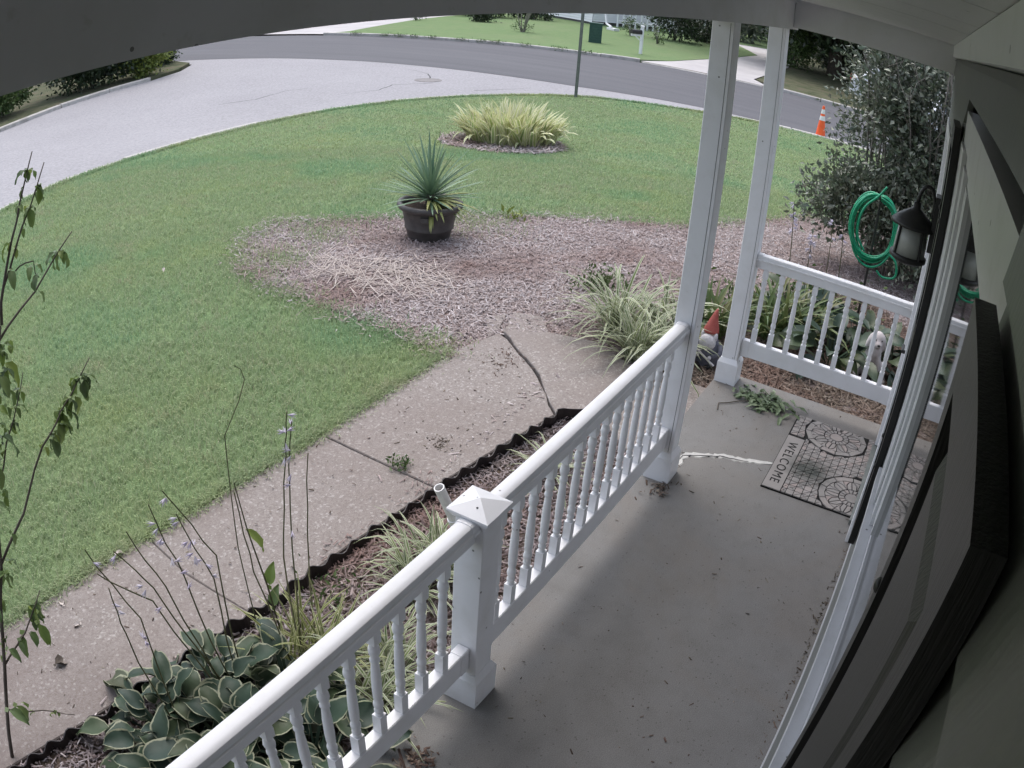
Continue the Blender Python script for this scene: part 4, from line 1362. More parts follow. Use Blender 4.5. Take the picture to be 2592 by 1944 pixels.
# ragged turf hanging over the walk edge and the kerb
g_ = np.random.default_rng(77)
tt = g_.uniform(0, 1, 9000)
xe = -0.5 + 4.75 * tt
q = np.stack([xe, np.where(xe < 3, 2.78 + 0.09 * (3 - xe) / 1.6, 2.78) + g_.normal(0.02, 0.035, 9000)], 1)
V, F, rn = blades(q, 0.06, 0.0024, 78)
gv.append(V); gf.append(F + off); gr.append(rn); off += len(V)
LE = np.array(LAWN_EDGE[2:17])
sg = g_.integers(0, len(LE) - 1, 9000)
u = g_.uniform(0, 1, (9000, 1))
q = LE[sg] * (1 - u) + LE[sg + 1] * u + g_.normal(0, 0.04, (9000, 2)) + np.array([0.02, -0.13])
V, F, rn = blades(q, 0.06, 0.006, 79)
gv.append(V); gf.append(F + off); gr.append(rn); off += len(V)
gr_all = np.concatenate(gr)
go = obj('grass', (np.concatenate(gv), np.concatenate(gf)), M['blade'], attrs={'rnd': gr_all})
tag(go, 'short green turf with yellowish dry patches covering the front lawn', 'grass', kind='stuff')

def chips(q, L, W, seed, zoff=0.0, zspread=0.02, base_z=None):
    g = np.random.default_rng(seed)
    n = len(q)
    z = (terr(q[:, 0], q[:, 1]) if base_z is None else np.full(n, base_z)) + zoff + g.uniform(0, zspread, n)
    a = g.uniform(0, 2 * np.pi, n)
    ti = g.normal(0, 0.35, n)
    d = np.stack([np.cos(a) * np.cos(ti), np.sin(a) * np.cos(ti), np.sin(ti)], 1)
    s = np.stack([-np.sin(a), np.cos(a), g.normal(0, 0.35, n)], 1)
    up = np.cross(d, s)
    l = (L * g.gamma(3, 0.33, n))[:, None] / 2
    w = (W * g.uniform(0.4, 1.4, n))[:, None] / 2
    c = np.stack([q[:, 0], q[:, 1], z], 1)
    t = w * g.uniform(0.3, 0.7, (n, 1))
    V = np.stack([c - d * l - s * w, c + d * l - s * w * 0.5, c + d * l * 0.9 + s * w, c - d * l * 0.8 + s * w * 0.8, c - d * l * 0.9 + up * t, c + d * l * 0.8 + up * t], 1).reshape(-1, 3)
    k = np.arange(n)[:, None] * 6
    F = np.concatenate([k + np.array([[0, 1, 5]]), k + np.array([[0, 5, 4]]), k + np.array([[2, 3, 4]]), k + np.array([[2, 4, 5]]), k + np.array([[1, 2, 5]]), k + np.array([[3, 0, 4]])], 0)
    return V, F, np.repeat(g.random(n), 6)

cv, cf, cr = [], [], []
off = 0
qs = []
q = sample_poly(bed_poly, 230000, 21, (4.0, 12.2), (-1.5, 6.2))
d = np.hypot(q[:, 0], q[:, 1])
q = q[np.random.default_rng(5).random(len(q)) < np.clip(6.2 / d, 0.25, 1.0) ** 1.6]
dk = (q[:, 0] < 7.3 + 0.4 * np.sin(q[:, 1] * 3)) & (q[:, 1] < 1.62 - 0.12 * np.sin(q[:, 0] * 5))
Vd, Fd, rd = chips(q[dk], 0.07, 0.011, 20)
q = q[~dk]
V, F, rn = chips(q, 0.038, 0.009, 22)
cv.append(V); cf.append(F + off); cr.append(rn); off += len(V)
q = sample_poly(near_poly, 24000, 23, (-0.3, 4.2))
Vn, Fn, rn_ = chips(q, 0.045, 0.009, 24)
do = obj('porch_mulch', (Vn, Fn), M['midchips'], attrs={'rnd': rn_})
tag(do, 'dark purplish bark mulch in the narrow bed between the front walk and the porch', 'mulch', kind='stuff')
g_ = np.random.default_rng(31)
a = g_.uniform(0, 6.283, 2600)
rr = 1.02 * np.sqrt(g_.uniform(0.2, 1, 2600))
q = np.stack([CL[0] - 0.25 + rr * np.cos(a), CL[1] + rr * np.sin(a)], 1)
V, F, rn = chips(q, 0.09, 0.02, 32, 0.01, 0.03)
cv.append(V); cf.append(F + off); cr.append(rn); off += len(V)
# chips strayed onto the lawn round the bed
BI = np.array(BED_IN[:17])
sg = g_.integers(0, len(BI) - 1, 3500)
u = g_.uniform(0, 1, (3500, 1))
q = BI[sg] * (1 - u) + BI[sg + 1] * u + g_.normal(0, 0.09, (3500, 2))
V, F, rn = chips(q, 0.035, 0.008, 34, 0.02, 0.02)
cv.append(V); cf.append(F + off); cr.append(rn); off += len(V)
# strays on the walk, along its edges
q = np.stack([g_.uniform(0.2, 4.4, 260), 2.02 + np.abs(g_.normal(0, 0.07, 260))], 1)
V, F, rn = chips(q, 0.03, 0.008, 33, 0.027, 0.003)
cv.append(V); cf.append(F + off); cr.append(rn); off += len(V)
co = obj('mulch', (np.concatenate(cv), np.concatenate(cf)), M['chips'], attrs={'rnd': np.concatenate(cr)})
tag(co, 'weathered grey brown bark mulch covering the garden beds', 'mulch', kind='stuff')

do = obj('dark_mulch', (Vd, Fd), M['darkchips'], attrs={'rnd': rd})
tag(do, 'dark brown mulch, its colour deepened for shade, behind the side railing at the end of the porch', 'mulch', kind='stuff')
# bark bits and dirt on the porch and walk
q1 = np.stack([g_.uniform(0.6, 5.0, 420), g_.uniform(-0.08, 1.15, 420)], 1)
q1 = q1[g_.random(420) < 0.55]
q2 = g_.normal(0, 0.035, (90, 2)) + np.array([1.40, 1.02])
q2b = g_.normal(0, 0.03, (50, 2)) + np.array([1.30, 0.98])
q3 = g_.normal(0, 1, (60, 2)) * np.array([0.05, 0.03]) + np.array([3.52, 0.99])
q4 = g_.normal(0, 1, (160, 2)) * np.array([0.7, 0.012]) + np.array([3.0, -0.07])
V1, F1, r1 = chips(np.concatenate([q1, q4]), 0.016, 0.006, 41, 0.0, 0.003, 0.001)
V2, F2, r2 = chips(np.concatenate([q2, q2b, q3]), 0.028, 0.009, 42, 0.0, 0.014, 0.001)
do = obj('bark_litter', (np.concatenate([V1, V2]), np.concatenate([F1, F2 + len(V1)])), M['debris'], attrs={'rnd': np.concatenate([r1, r2])})
tag(do, 'dark bark crumbs and leaf litter scattered over the porch floor', 'litter', kind='stuff')
q = np.stack([g_.uniform(0.3, 4.4, 240), g_.uniform(2.05, 2.8, 240)], 1)
q = np.concatenate([q, g_.normal(0, 1, (120, 2)) * np.array([0.12, 0.07]) + np.array([4.35, 2.45]), g_.normal(0, 0.04, (60, 2)) + np.array([3.3, 2.2])])
V1, F1, r1 = chips(q, 0.016, 0.007, 43, 0.0, 0.003, -0.074)
do = obj('walk_litter', (V1, F1), M['debris'], attrs={'rnd': r1})
tag(do, 'dry crumbs and leaf bits scattered on the tan front walk', 'litter', kind='stuff')

# ------------------------------------------------------------------ potted yucca
px, py = 6.17, 4.37
pz = tz(px, py)
pot = thing('plant_pot', (px, py, pz), 'wide dark resin pot with a rolled rim standing on the mulch', 'plant pot')
obj('pot_body', MB().lathe([(0.212, -0.01), (0.218, 0.0), (0.242, 0.105), (0.252, 0.111), (0.259, 0.126), (0.254, 0.142), (0.288, 0.318), (0.294, 0.326), (0.27, 0.326), (0.22, 0.28)], 40, (px, py, pz)), M['pot'], pot, smooth=True)
rim = MB()
ring = [(0.288, 0.316), (0.327, 0.332), (0.345, 0.358), (0.340, 0.386), (0.317, 0.398), (0.295, 0.386), (0.280, 0.36)]
rim.lathe(ring + [ring[0]], 44, (px, py, pz), cap=False)
obj('rim', rim, M['pot'], pot, smooth=True)
for k in range(2):
    a = 3.6 + k * 3.14
    obj('lug', MB().box((px + 0.285 * math.cos(a), py + 0.285 * math.sin(a), pz + 0.27), (0.05, 0.08, 0.05), Matrix.Rotation(a, 3, 'Z')), M['pot'], pot)
obj('potting_soil', MB().lathe([(0.278, 0.335), (0.12, 0.35), (0.01, 0.355)], 24, (px, py, pz)), M['soil'], pot)
yu = thing('yucca', (px, py, pz + 0.34), 'spiky green yucca with yellowing lower leaves growing in the dark pot', 'yucca')
ym = [leaf_mesh('yucca_leaf', strap(L, 0.040, 7, b, 0, 'sword', 0.5), M['yucca']) for L, b in ((0.60, 0.12), (0.56, 0.25), (0.5, 0.1), (0.54, 0.35))]
yo = [leaf_mesh('yucca_old_leaf', strap(L, 0.045, 7, b, 0, 'sword', 0.4), M['yuccayellow']) for L, b in ((0.50, 0.7), (0.44, 0.9), (0.47, 0.5))]
for i in range(74):
    a = i * 2.39996 + random.uniform(-0.2, 0.2)
    tl = 0.06 + 1.5 * (i / 74) ** 0.75 + random.uniform(-0.1, 0.1)
    s = random.uniform(0.85, 1.1)
    inst('leaf', random.choice(ym), yu, Matrix.Translation((0, 0, 0.12 - 0.06 * i / 74)) @ Matrix.Rotation(a, 4, 'Z') @ Matrix.Rotation(tl, 4, 'Y') @ Matrix.Diagonal((s, s, s, 1)))
for i in range(26):
    a = random.uniform(3.6, 5.9) if i < 20 else random.uniform(0, 6.28)
    s = random.uniform(0.8, 1.1)
    inst('old_leaf', random.choice(yo), yu, Matrix.Translation((0, 0, 0.05)) @ Matrix.Rotation(a, 4, 'Z') @ Matrix.Rotation(random.uniform(1.2, 1.75), 4, 'Y') @ Matrix.Diagonal((s, s, s, 1)))
obj('trunk', MB().lathe([(0.05, -0.02), (0.045, 0.08), (0.03, 0.14)], 10), M['bark'], yu, local=True)

pot.scale = (0.9, 0.9, 0.9)
yu.location.z = pz + 0.305

# ------------------------------------------------------------------ island clump on the lawn
cl = thing('variegated_clump', (CL[0], CL[1], tz(*CL)), 'large round clump of yellow and cream strap leaves in a mulch ring on the lawn', 'ornamental grass')
cm = [leaf_mesh('clump_leaf', strap(L, w, 6, b, 0.0, 'strap', 0.2, 0.4), M['clump']) for L, w, b in ((0.78, 0.075, 0.9), (0.70, 0.085, 1.4), (0.62, 0.08, 1.9), (0.80, 0.07, 0.6), (0.6, 0.09, 2.3), (0.85, 0.075, 1.1))]
for i in range(300):
    a = random.uniform(0, 6.283)
    rr = 0.68 * math.sqrt(random.random())
    tl = 0.05 + 0.62 * (rr / 0.68) ** 2 + random.uniform(-0.15, 0.15)
    s = random.uniform(0.68, 0.98)
    dirn = a + random.uniform(-0.9, 0.9)
    x, y = rr * math.cos(a), rr * math.sin(a)
    inst('leaf', random.choice(cm), cl, Matrix.Translation((x, y, tz(CL[0] + x, CL[1] + y) - tz(*CL))) @ Matrix.Rotation(dirn, 4, 'Z') @ Matrix.Rotation(tl, 4, 'Y') @ Matrix.Diagonal((s, s, s, 1)))
# the finer inner leaves, past counting
VV, FF, EE, RR = [], [], [], []
o_ = 0
for i in range(200):
    V, F, E = strap(random.uniform(0.45, 0.72), 0.06, 4, random.uniform(0.5, 1.6), 0, 'strap', 0.2)
    a = random.uniform(0, 6.283)
    rr = 0.72 * math.sqrt(random.random())
    m = Matrix.Translation((rr * math.cos(a), rr * math.sin(a), tz(CL[0] + rr * math.cos(a), CL[1] + rr * math.sin(a)) - tz(*CL))) @ Matrix.Rotation(a + random.uniform(-1, 1), 4, 'Z') @ Matrix.Rotation(random.uniform(0, 0.5), 4, 'Y')
    V = V @ np.array(m.to_3x3()).T + np.array(m.translation)
    VV.append(V); FF.append(F + o_); EE.append(E); RR.append(np.full(len(V), random.random())); o_ += len(V)
mm = foliage('inner_clump_leaf', [(0.34, 0.42, 0.14), (0.46, 0.50, 0.20), (0.26, 0.35, 0.14)], edge=(0.70, 0.68, 0.45), edge_at=0.5)
obj('inner_leaves', (np.concatenate(VV), np.concatenate(FF)), mm, cl, local=True, attrs={'edge': np.concatenate(EE), 'rnd': np.concatenate(RR)}, kind='stuff')

# ------------------------------------------------------------------ strap leaved clumps by the porch
lm = [leaf_mesh('liriope_leaf', strap(L, 0.014, 6, b, 0, 'strap', 0.25, 0.3), M['liriope']) for L, b in ((0.36, 1.9), (0.32, 1.4), (0.40, 2.3), (0.28, 1.0), (0.38, 1.7))]
lb = [leaf_mesh('tall_liriope_leaf', strap(L, 0.02, 7, b, 0, 'strap', 0.25, 0.3), M['liriope']) for L, b in ((0.62, 1.9), (0.56, 1.5), (0.68, 2.3), (0.5, 1.2))]
ly_ = [leaf_mesh('upright_liriope_leaf', strap(L, 0.013, 6, b, 0, 'strap', 0.25, 0.3), M['yellowliriope']) for L, b in ((0.36, 0.7), (0.32, 1.1), (0.40, 0.9), (0.34, 1.5))]
G_L = 'variegated grass clumps around the porch'
def clump(x, y, n, meshes, rad, label, tilt=(0.05, 0.9), sc=(0.75, 1.1), cat='ornamental grass', name='liriope', group=G_L, z=None):
    t = thing(name, (x, y, tz(x, y) if z is None else z), label, cat, group)
    rosette(t, 'leaf', meshes, n, 0, tilt=tilt, sc=sc, rad=rad)
    return t
clump(2.42, 1.66, 95, lm, 0.10, 'cream edged grass clump beside the white pipe and the newel post')
clump(2.22, 1.60, 60, lm, 0.07, 'smaller cream edged grass clump left of the clump by the white pipe')
clump(3.42, 1.60, 34, lm, 0.05, 'small flattened grass tuft behind the middle of the front railing', tilt=(0.5, 1.35))
clump(1.60, 1.68, 85, ly_, 0.13, 'upright yellow green grass clump between the hosta and the near railing')
clump(1.78, 1.42, 80, lm, 0.09, 'grass clump seen between the balusters nearest the newel post')
clump(1.58, 1.34, 60, lm, 0.08, 'grass clump low behind the nearest railing, beside the hosta')
clump(4.98, 1.72, 130, lb, 0.12, 'tall cream striped grass clump spilling over the front walk')
clump(5.32, 2.02, 120, lb, 0.13, 'tall cream striped grass clump on the mulch behind the spilling one')
clump(5.42, 1.72, 80, lb, 0.10, 'cream striped grass clump half hidden by the tall porch post')
dl = [leaf_mesh('daylily_leaf', strap(L, 0.028, 7, b, 0, 'strap', 0.4, 0.3), M['lily']) for L, b in ((0.62, 1.5), (0.55, 1.1), (0.7, 2.0), (0.5, 0.7))]
clump(5.75, 1.46, 70, dl, 0.10, 'green daylily clump between the two tall porch posts', name='daylily', cat='daylily', group='daylilies behind the corner post')
clump(6.05, 1.05, 70, dl, 0.12, 'green daylily clump behind the side railing next to the corner post', name='daylily', cat='daylily', group='daylilies behind the corner post')
clump(6.2, 0.80, 40, dl, 0.10, 'thin daylily clump behind the middle of the side railing', name='daylily', cat='daylily', group='daylilies behind the corner post')

# hostas
hm = [leaf_mesh('hosta_leaf', leaf_blade(L, W, 7, p, c, 0.3, 0.009, s), M['hosta']) for L, W, p, c, s in ((0.165, 0.105, 0.20, 1.2, 1), (0.15, 0.098, 0.16, 1.6, 2), (0.18, 0.11, 0.24, 1.0, 3), (0.13, 0.085, 0.13, 1.8, 4), (0.155, 0.105, 0.22, 1.4, 5), (0.17, 0.09, 0.21, 0.9, 6))]
def hosta(x, y, n, label, meshes=hm, sc=(0.75, 1.1), name='hosta', group='hostas beside the porch'):
    t = thing(name, (x, y, tz(x, y)), label, 'hosta', group)
    for i in range(n):
        a = i * 2.39996 + random.uniform(-0.3, 0.3)
        k = (i + 0.5) / n
        tl = -0.28 + 0.95 * k + random.uniform(-0.25, 0.25)
        s = random.uniform(*sc) * (0.85 + 0.25 * k)
        rr = 0.05 * math.sqrt(random.random())
        m = Matrix.Translation((rr * math.cos(a), rr * math.sin(a), 0.0)) @ Matrix.Rotation(a, 4, 'Z') @ Matrix.Rotation(tl, 4, 'Y') @ Matrix.Rotation(random.uniform(-0.6, 0.6), 4, 'X') @ Matrix.Diagonal((s, s * random.uniform(0.85, 1.15), s, 1))
        inst('leaf', random.choice(meshes), t, m)
    return t
h1 = hosta(1.18, 1.80, 58, 'white edged hosta in the porch bed with tall flower stalks, next to the walk')
h2 = hosta(0.88, 1.82, 54, 'white edged hosta nearest the left end of the black edging')
h3 = hosta(1.02, 1.55, 56, 'white edged hosta pressed against the nearest railing')
h4 = hosta(1.38, 1.60, 42, 'white edged hosta between the yellow green grass and the railing')
h5 = hosta(0.72, 1.55, 44, 'white edged hosta lowest in the picture beside the handrail')
h6 = hosta(1.18, 1.34, 36, 'shaded hosta seen through the nearest balusters')
hd = [leaf_mesh('dark_hosta_leaf', leaf_blade(L, W, 7, p, c, 0.3, 0.008, s), M['darkhosta']) for L, W, p, c, s in ((0.24, 0.13, 0.22, 1.1, 1), (0.22, 0.12, 0.18, 1.4, 2), (0.26, 0.14, 0.26, 0.8, 3))]
G_H = 'dark hostas behind the side railing'
hosta(5.95, 0.52, 30, 'dark green hosta behind the middle of the side railing', hd, (1.0, 1.4), group=G_H)
hosta(6.35, 0.35, 26, 'dark green hosta below the hose coil', hd, (1.0, 1.35), group=G_H)
hosta(6.3, 0.02, 24, 'dark green hosta behind the white dog statue', hd, (0.9, 1.25), group=G_H)
hosta(6.5, 0.95, 24, 'dark green hosta beyond the daylilies', hd, (0.9, 1.25), group=G_H)

# flower stalks of the hostas
def petal_mesh():
    mb = MB()
    for k in range(5):
        a = k * 1.257
        c, s = math.cos(a), math.sin(a)
        mb.add([(0, 0, 0), (c * 0.004 - s * 0.003, s * 0.004 + c * 0.003, 0.018), (c * 0.011, s * 0.011, 0.034), (c * 0.004 + s * 0.003, s * 0.004 - c * 0.003, 0.018)], [(0, 1, 2, 3)])
    return mesh_from('hosta_flower', mb.v, mb.f, M['petal'])
pet_me = petal_mesh()
def scape(t, pts, flowers=0, r=0.0035, leafs=0):
    pts = [Vector(p) for p in pts]
    fine = []
    for a, b in zip(pts[:-1], pts[1:]):
        for k in range(4):
            fine.append(a.lerp(b, k / 4) + Vector((random.uniform(-.006, .006), random.uniform(-.006, .006), 0)))
    fine.append(pts[-1])
    o = obj('flower_stalk', MB().tube(fine, [r * (1.15 - 0.55 * i / len(fine)) for i in range(len(fine))], 5), M['stem'], t)
    for k in range(flowers):
        p = fine[-1].lerp(fine[-min(6, len(fine))], random.random() * 0.9) - Vector(t.location)
        m = Matrix.Translation(p) @ Matrix.Rotation(random.uniform(0, 6.28), 4, 'Z') @ Matrix.Rotation(random.uniform(1.2, 2.6), 4, 'Y') @ Matrix.Diagonal((1.1, 1.1, 1.1, 1))
        inst('flower', pet_me, o, m)
    for k in range(8):
        p = fine[random.randrange(len(fine) * 2 // 3, len(fine))] - Vector(t.location)
    return o
zb = -0.1
scape(h4, [(1.50, 1.66, zb), (1.54, 1.88, 0.36), (1.524, 1.9, 0.74)])
scape(h4, [(1.52, 1.66, zb), (1.712, 1.88, 0.32), (1.804, 1.9, 0.75), (1.83, 1.9, 0.93)], 6)
scape(h4, [(1.60, 1.66, zb), (1.857, 1.88, 0.23), (1.926, 1.9, 0.70)])
scape(h1, [(1.24, 1.80, zb), (1.066, 1.9, 0.58), (0.948, 1.9, 0.82)], 4)
scape(h1, [(1.25, 1.80, zb), (1.219, 1.9, 0.527), (1.136, 1.9, 0.905)], 8)
scape(h1, [(1.20, 1.80, zb), (1.048, 1.9, 0.527), (0.857, 1.9, 0.778)])
scape(h1, [(1.28, 1.80, zb), (1.348, 1.9, 0.442), (1.244, 1.9, 0.805)], 5)
scape(h4, [(1.55, 1.70, zb), (1.795, 1.9, 0.507), (1.85, 1.9, 0.878)], 6)
scape(h1, [(1.30, 1.80, zb), (1.393, 1.9, 0.527), (1.205, 1.9, 0.922)], 8)
scape(h2, [(0.93, 1.82, zb), (0.885, 1.9, 0.477), (0.884, 1.9, 0.699)])
scape(h1, [(1.22, 1.80, zb), (1.12, 1.9, 0.55), (1.02, 1.9, 0.86)])
scape(h2, [(0.95, 1.82, zb), (0.97, 1.9, 0.5), (0.86, 1.95, 0.85)], 6)

# bare weed stems with a few leaves beside the grass clump
ws = thing('tall_weed', (1.62, 1.86, -0.1), 'thin weed with two pointed green leaves standing by the edging', 'weed')
obj('stalk', MB().tube([(1.62, 1.86, -0.1), (1.60, 1.88, 0.25), (1.56, 1.9, 0.55), (1.53, 1.9, 0.78)], [0.005, 0.004, 0.003, 0.002], 5), M['stem'], ws)
wl = leaf_mesh('weed_leaf', leaf_blade(0.10, 0.05, 5, 0.02, 0.5, 0.5, 0.004, 3), M['sapleaf'])
for z_, a in ((0.22, 0.3), (0.10, 0.2), (0.42, 2.0)):
    inst('leaf', wl, ws, Matrix.Translation((-0.01, 0.02, z_ + 0.1)) @ Matrix.Rotation(a, 4, 'Z') @ Matrix.Rotation(-0.5, 4, 'Y'))
w2 = thing('curved_weed', (1.50, 1.90, -0.1), 'lone bent weed stem rising above the hosta flowers', 'weed')
obj('stalk', MB().tube([(1.50, 1.86, -0.1), (1.50, 1.9, 0.5), (1.516, 1.9, 0.98), (1.60, 1.9, 1.08), (1.634, 1.9, 1.144), (1.62, 1.9, 1.19), (1.591, 1.9, 1.215)], [0.003, 0.0025, 0.002, 0.002, 0.0018, 0.0015, 0.001], 5), M['stem'], w2)

# ------------------------------------------------------------------ sapling at the left edge
sp = thing('sapling', (0.20, 2.24, -0.1), 'slender young tree with sparse pointed leaves at the left edge', 'young tree')
def branch(pts, r0, r1, nm='branch'):
    fine = []
    P = [Vector(p) for p in pts]
    for a, b in zip(P[:-1], P[1:]):
        for k in range(3):
            fine.append(a.lerp(b, k / 3) + Vector((random.uniform(-.006, .006), random.uniform(-.006, .006), random.uniform(-.004, .004))))
    fine.append(P[-1])
    obj(nm, MB().tube(fine, [r0 + (r1 - r0) * i / (len(fine) - 1) for i in range(len(fine))], 6), M['bark'], sp, smooth=True)
    return fine
tr = branch([(0.20, 2.24, -0.12), (0.42, 2.24, 0.36), (0.60, 2.24, 0.75), (0.74, 2.24, 1.15), (0.80, 2.24, 1.35), (0.86, 2.24, 1.55)], 0.010, 0.005, 'trunk')
b1 = branch([(0.86, 2.24, 1.55), (0.93, 2.24, 1.75), (0.99, 2.24, 1.90), (1.05, 2.24, 2.05)], 0.006, 0.002)
b2 = branch([(0.80, 2.24, 1.42), (0.90, 2.25, 1.66), (1.0, 2.25, 1.82), (1.10, 2.25, 2.0)], 0.006, 0.002)
b3 = branch([(0.83, 2.24, 1.50), (1.02, 2.26, 1.60), (1.20, 2.26, 1.74)], 0.005, 0.002)
b4 = branch([(0.60, 2.24, 0.75), (0.76, 2.22, 0.90), (0.92, 2.22, 1.10), (1.04, 2.22, 1.18), (1.19, 2.22, 1.31)], 0.006, 0.002)
b5 = branch([(0.70, 2.24, 1.02), (0.84, 2.25, 1.22), (0.92, 2.25, 1.36)], 0.004, 0.0015)
b6 = branch([(0.42, 2.24, 0.36), (0.58, 2.22, 0.45), (0.72, 2.22, 0.58)], 0.005, 0.002)
b7 = branch([(0.33, 2.24, 0.16), (0.47, 2.18, 0.10), (0.60, 2.14, 0.02)], 0.004, 0.0015)
b8 = branch([(0.95, 2.24, 1.70), (1.0, 2.2, 1.72), (1.02, 2.2, 1.66)], 0.003, 0.0015)
slm = [leaf_mesh('sapling_leaf', leaf_blade(L, W, 5, 0.012, c, 0.4, 0.004, s, rise=0.3), M['sapleaf']) for L, W, c, s in ((0.064, 0.029, 1.2, 1), (0.051, 0.023, 0.8, 2), (0.072, 0.032, 1.5, 3), (0.043, 0.022, 1.0, 4))]
def put_leaves(path, n, t0=0.35, big=1.0, spread=0.01):
    for i in range(n):
        p = path[int((t0 + (1 - t0) * random.random()) * (len(path) - 1))]
        m = Matrix.Translation(p - Vector(sp.location) + Vector((random.uniform(-spread, spread), random.uniform(-spread, spread), 0))) @ Matrix.Rotation(random.uniform(0, 6.28), 4, 'Z') @ Matrix.Rotation(random.uniform(0.3, 1.3), 4, 'Y') @ Matrix.Diagonal((big * random.uniform(0.7, 1.2),) * 3 + (1,))
        inst('leaf', random.choice(slm), sp, m)
put_leaves(b1, 9, 0.5, 0.8); put_leaves(b1, 3, 0.95, 0.8)
put_leaves(b2, 10, 0.5, 0.8); put_leaves(b2, 4, 0.95, 0.8)
put_leaves(b3, 7, 0.88, 1.0); put_leaves(b3, 1, 0.4, 0.8)
put_leaves(b4, 30, 0.55, 1.1, 0.02); put_leaves(b4, 8, 0.93, 1.15, 0.02)
put_leaves(b5, 14, 0.4, 0.8); put_leaves(b8, 4, 0.5, 0.9)
put_leaves(b6, 12, 0.5, 1.3, 0.03); put_leaves(tr, 46, 0.3, 1.0, 0.045); put_leaves(tr, 26, 0.12, 1.35, 0.06); put_leaves(b7, 6, 0.2, 0.6)

# ------------------------------------------------------------------ small plants in the beds
def herbs(name, x, y, n, rad, h, label, mat='herb', cat='plant', leaf=0.03, z=None):
    z = tz(x, y) if z is None else z
    t = thing(name, (x, y, z), label, cat)
    g = np.random.default_rng(int(x * 100))
    p = g.normal(0, 1, (n, 3)) * np.array([rad * .6, rad * .6, h * 0.3]) + np.array([x, y, z + h * 0.5])
    p[:, 2] = np.maximum(p[:, 2], z + 0.005)
    V, F, rn = scatter_leaves(p, np.tile([[0, 0, 0.7]], (n, 1)), leaf, int(y * 50), 0.4, 0.7)
    obj('foliage', (V, F), M[mat], t, attrs={'rnd': rn})
    obj('stem', MB().tube([(x, y, z - 0.01), (x + 0.01, y, z + h * 0.6)], 0.004, 5), M['stem'], t)
    return t
herbs('low_herb', 5.95, 2.5, 260, 0.17, 0.16, 'small dark green herb mound on the mulch left of the striped grass', leaf=0.05)
herbs('seedling', 7.26, 4.08, 50, 0.12, 0.09, 'pale green seedling on the mulch edge right of the pot', 'limebush', leaf=0.06)
herbs('ground_weed', 1.98, 1.9, 120, 0.14, 0.05, 'low round leaved weed by the edging beyond the yellow green grass', 'greenbush', leaf=0.03)
herbs('walk_weed', 2.98, 2.24, 80, 0.05, 0.03, 'tiny grass weed growing on the front walk near the joint', 'greenbush', leaf=0.03, z=-0.075)
herbs('bed_weeds', 7.0, 0.95, 420, 0.42, 0.22, 'green weeds on the mulch in front of the hose', 'greenbush', leaf=0.06)
herbs('creeping_weed', 6.6, 1.35, 300, 0.36, 0.14, 'olive green weeds behind the side handrail', 'herb', leaf=0.06)
for x, y, n, rad, lab in ((5.1, 3.9, 230, 0.8, 'flattened pale dry grass tuft in the middle of the mulch bed'), (4.95, 4.45, 150, 0.7, 'flattened dry grass tuft at the lawn side of the mulch bed')):
    t = thing('dry_tuft', (x, y, tz(x, y)), lab, 'dry grass')
    VV, FF, RR = [], [], []
    o_ = 0
    for i in range(n):
        V, F, E = strap(random.uniform(0.15, 0.34), 0.006, 4, random.uniform(0.05, 0.2), random.uniform(1.42, 1.58), 'strap', 0.1)
        m = np.array(Matrix.Rotation(random.uniform(0, 6.28), 3, 'Z'))
        V = V @ m.T + np.array([random.gauss(0, rad * .25), random.gauss(0, rad * .25), 0.022])
        V[:, 2] = np.maximum(V[:, 2], 0.015 + 0.02 * random.random())
        VV.append(V); FF.append(F + o_); RR.append(np.full(len(V), random.random())); o_ += len(V)
    obj('straw', (np.concatenate(VV), np.concatenate(FF)), M['straw'], t, local=True, attrs={'rnd': np.concatenate(RR)}, kind='stuff')
# stalks with pale flowers by the far mulch bed
for i, (x, y, tx, ty, tz_, lab) in enumerate(((6.75, 1.10, 6.6, 1.15, 0.90, 'tallest pale lilac flower spike behind the corner post'), (6.75, 0.95, 6.6, 0.95, 0.66, 'drooping lilac flower spike above the side railing'), (6.8, 0.78, 6.6, 0.79, 0.83, 'thin weed stalk between the flower spikes and the hose'), (6.9, 0.66, 6.6, 0.71, 0.95, 'bare weed stalk just left of the hose coil'))):
    t = thing('flower_spike', (x, y, tz(x, y)), lab, 'flower', 'stalks left of the hose')
    pts = [Vector((x, y, tz(x, y))), Vector(((x + tx) / 2, (y + ty) / 2, tz_ * 0.55)), Vector((tx, ty, tz_))]
    obj('stalk', MB().tube(pts, [0.005, 0.004, 0.0025], 5), M['stem'], t)
    for k in range(11 if i < 2 else 3):
        p = pts[2].lerp(pts[1], random.random() * 0.7) - Vector(t.location)
        inst('flower', pet_me, t, Matrix.Translation(p) @ Matrix.Rotation(random.uniform(0, 6.28), 4, 'Z') @ Matrix.Rotation(random.uniform(1.3, 2.6), 4, 'Y') @ Matrix.Diagonal((1.7, 1.7, 1.7, 1)))

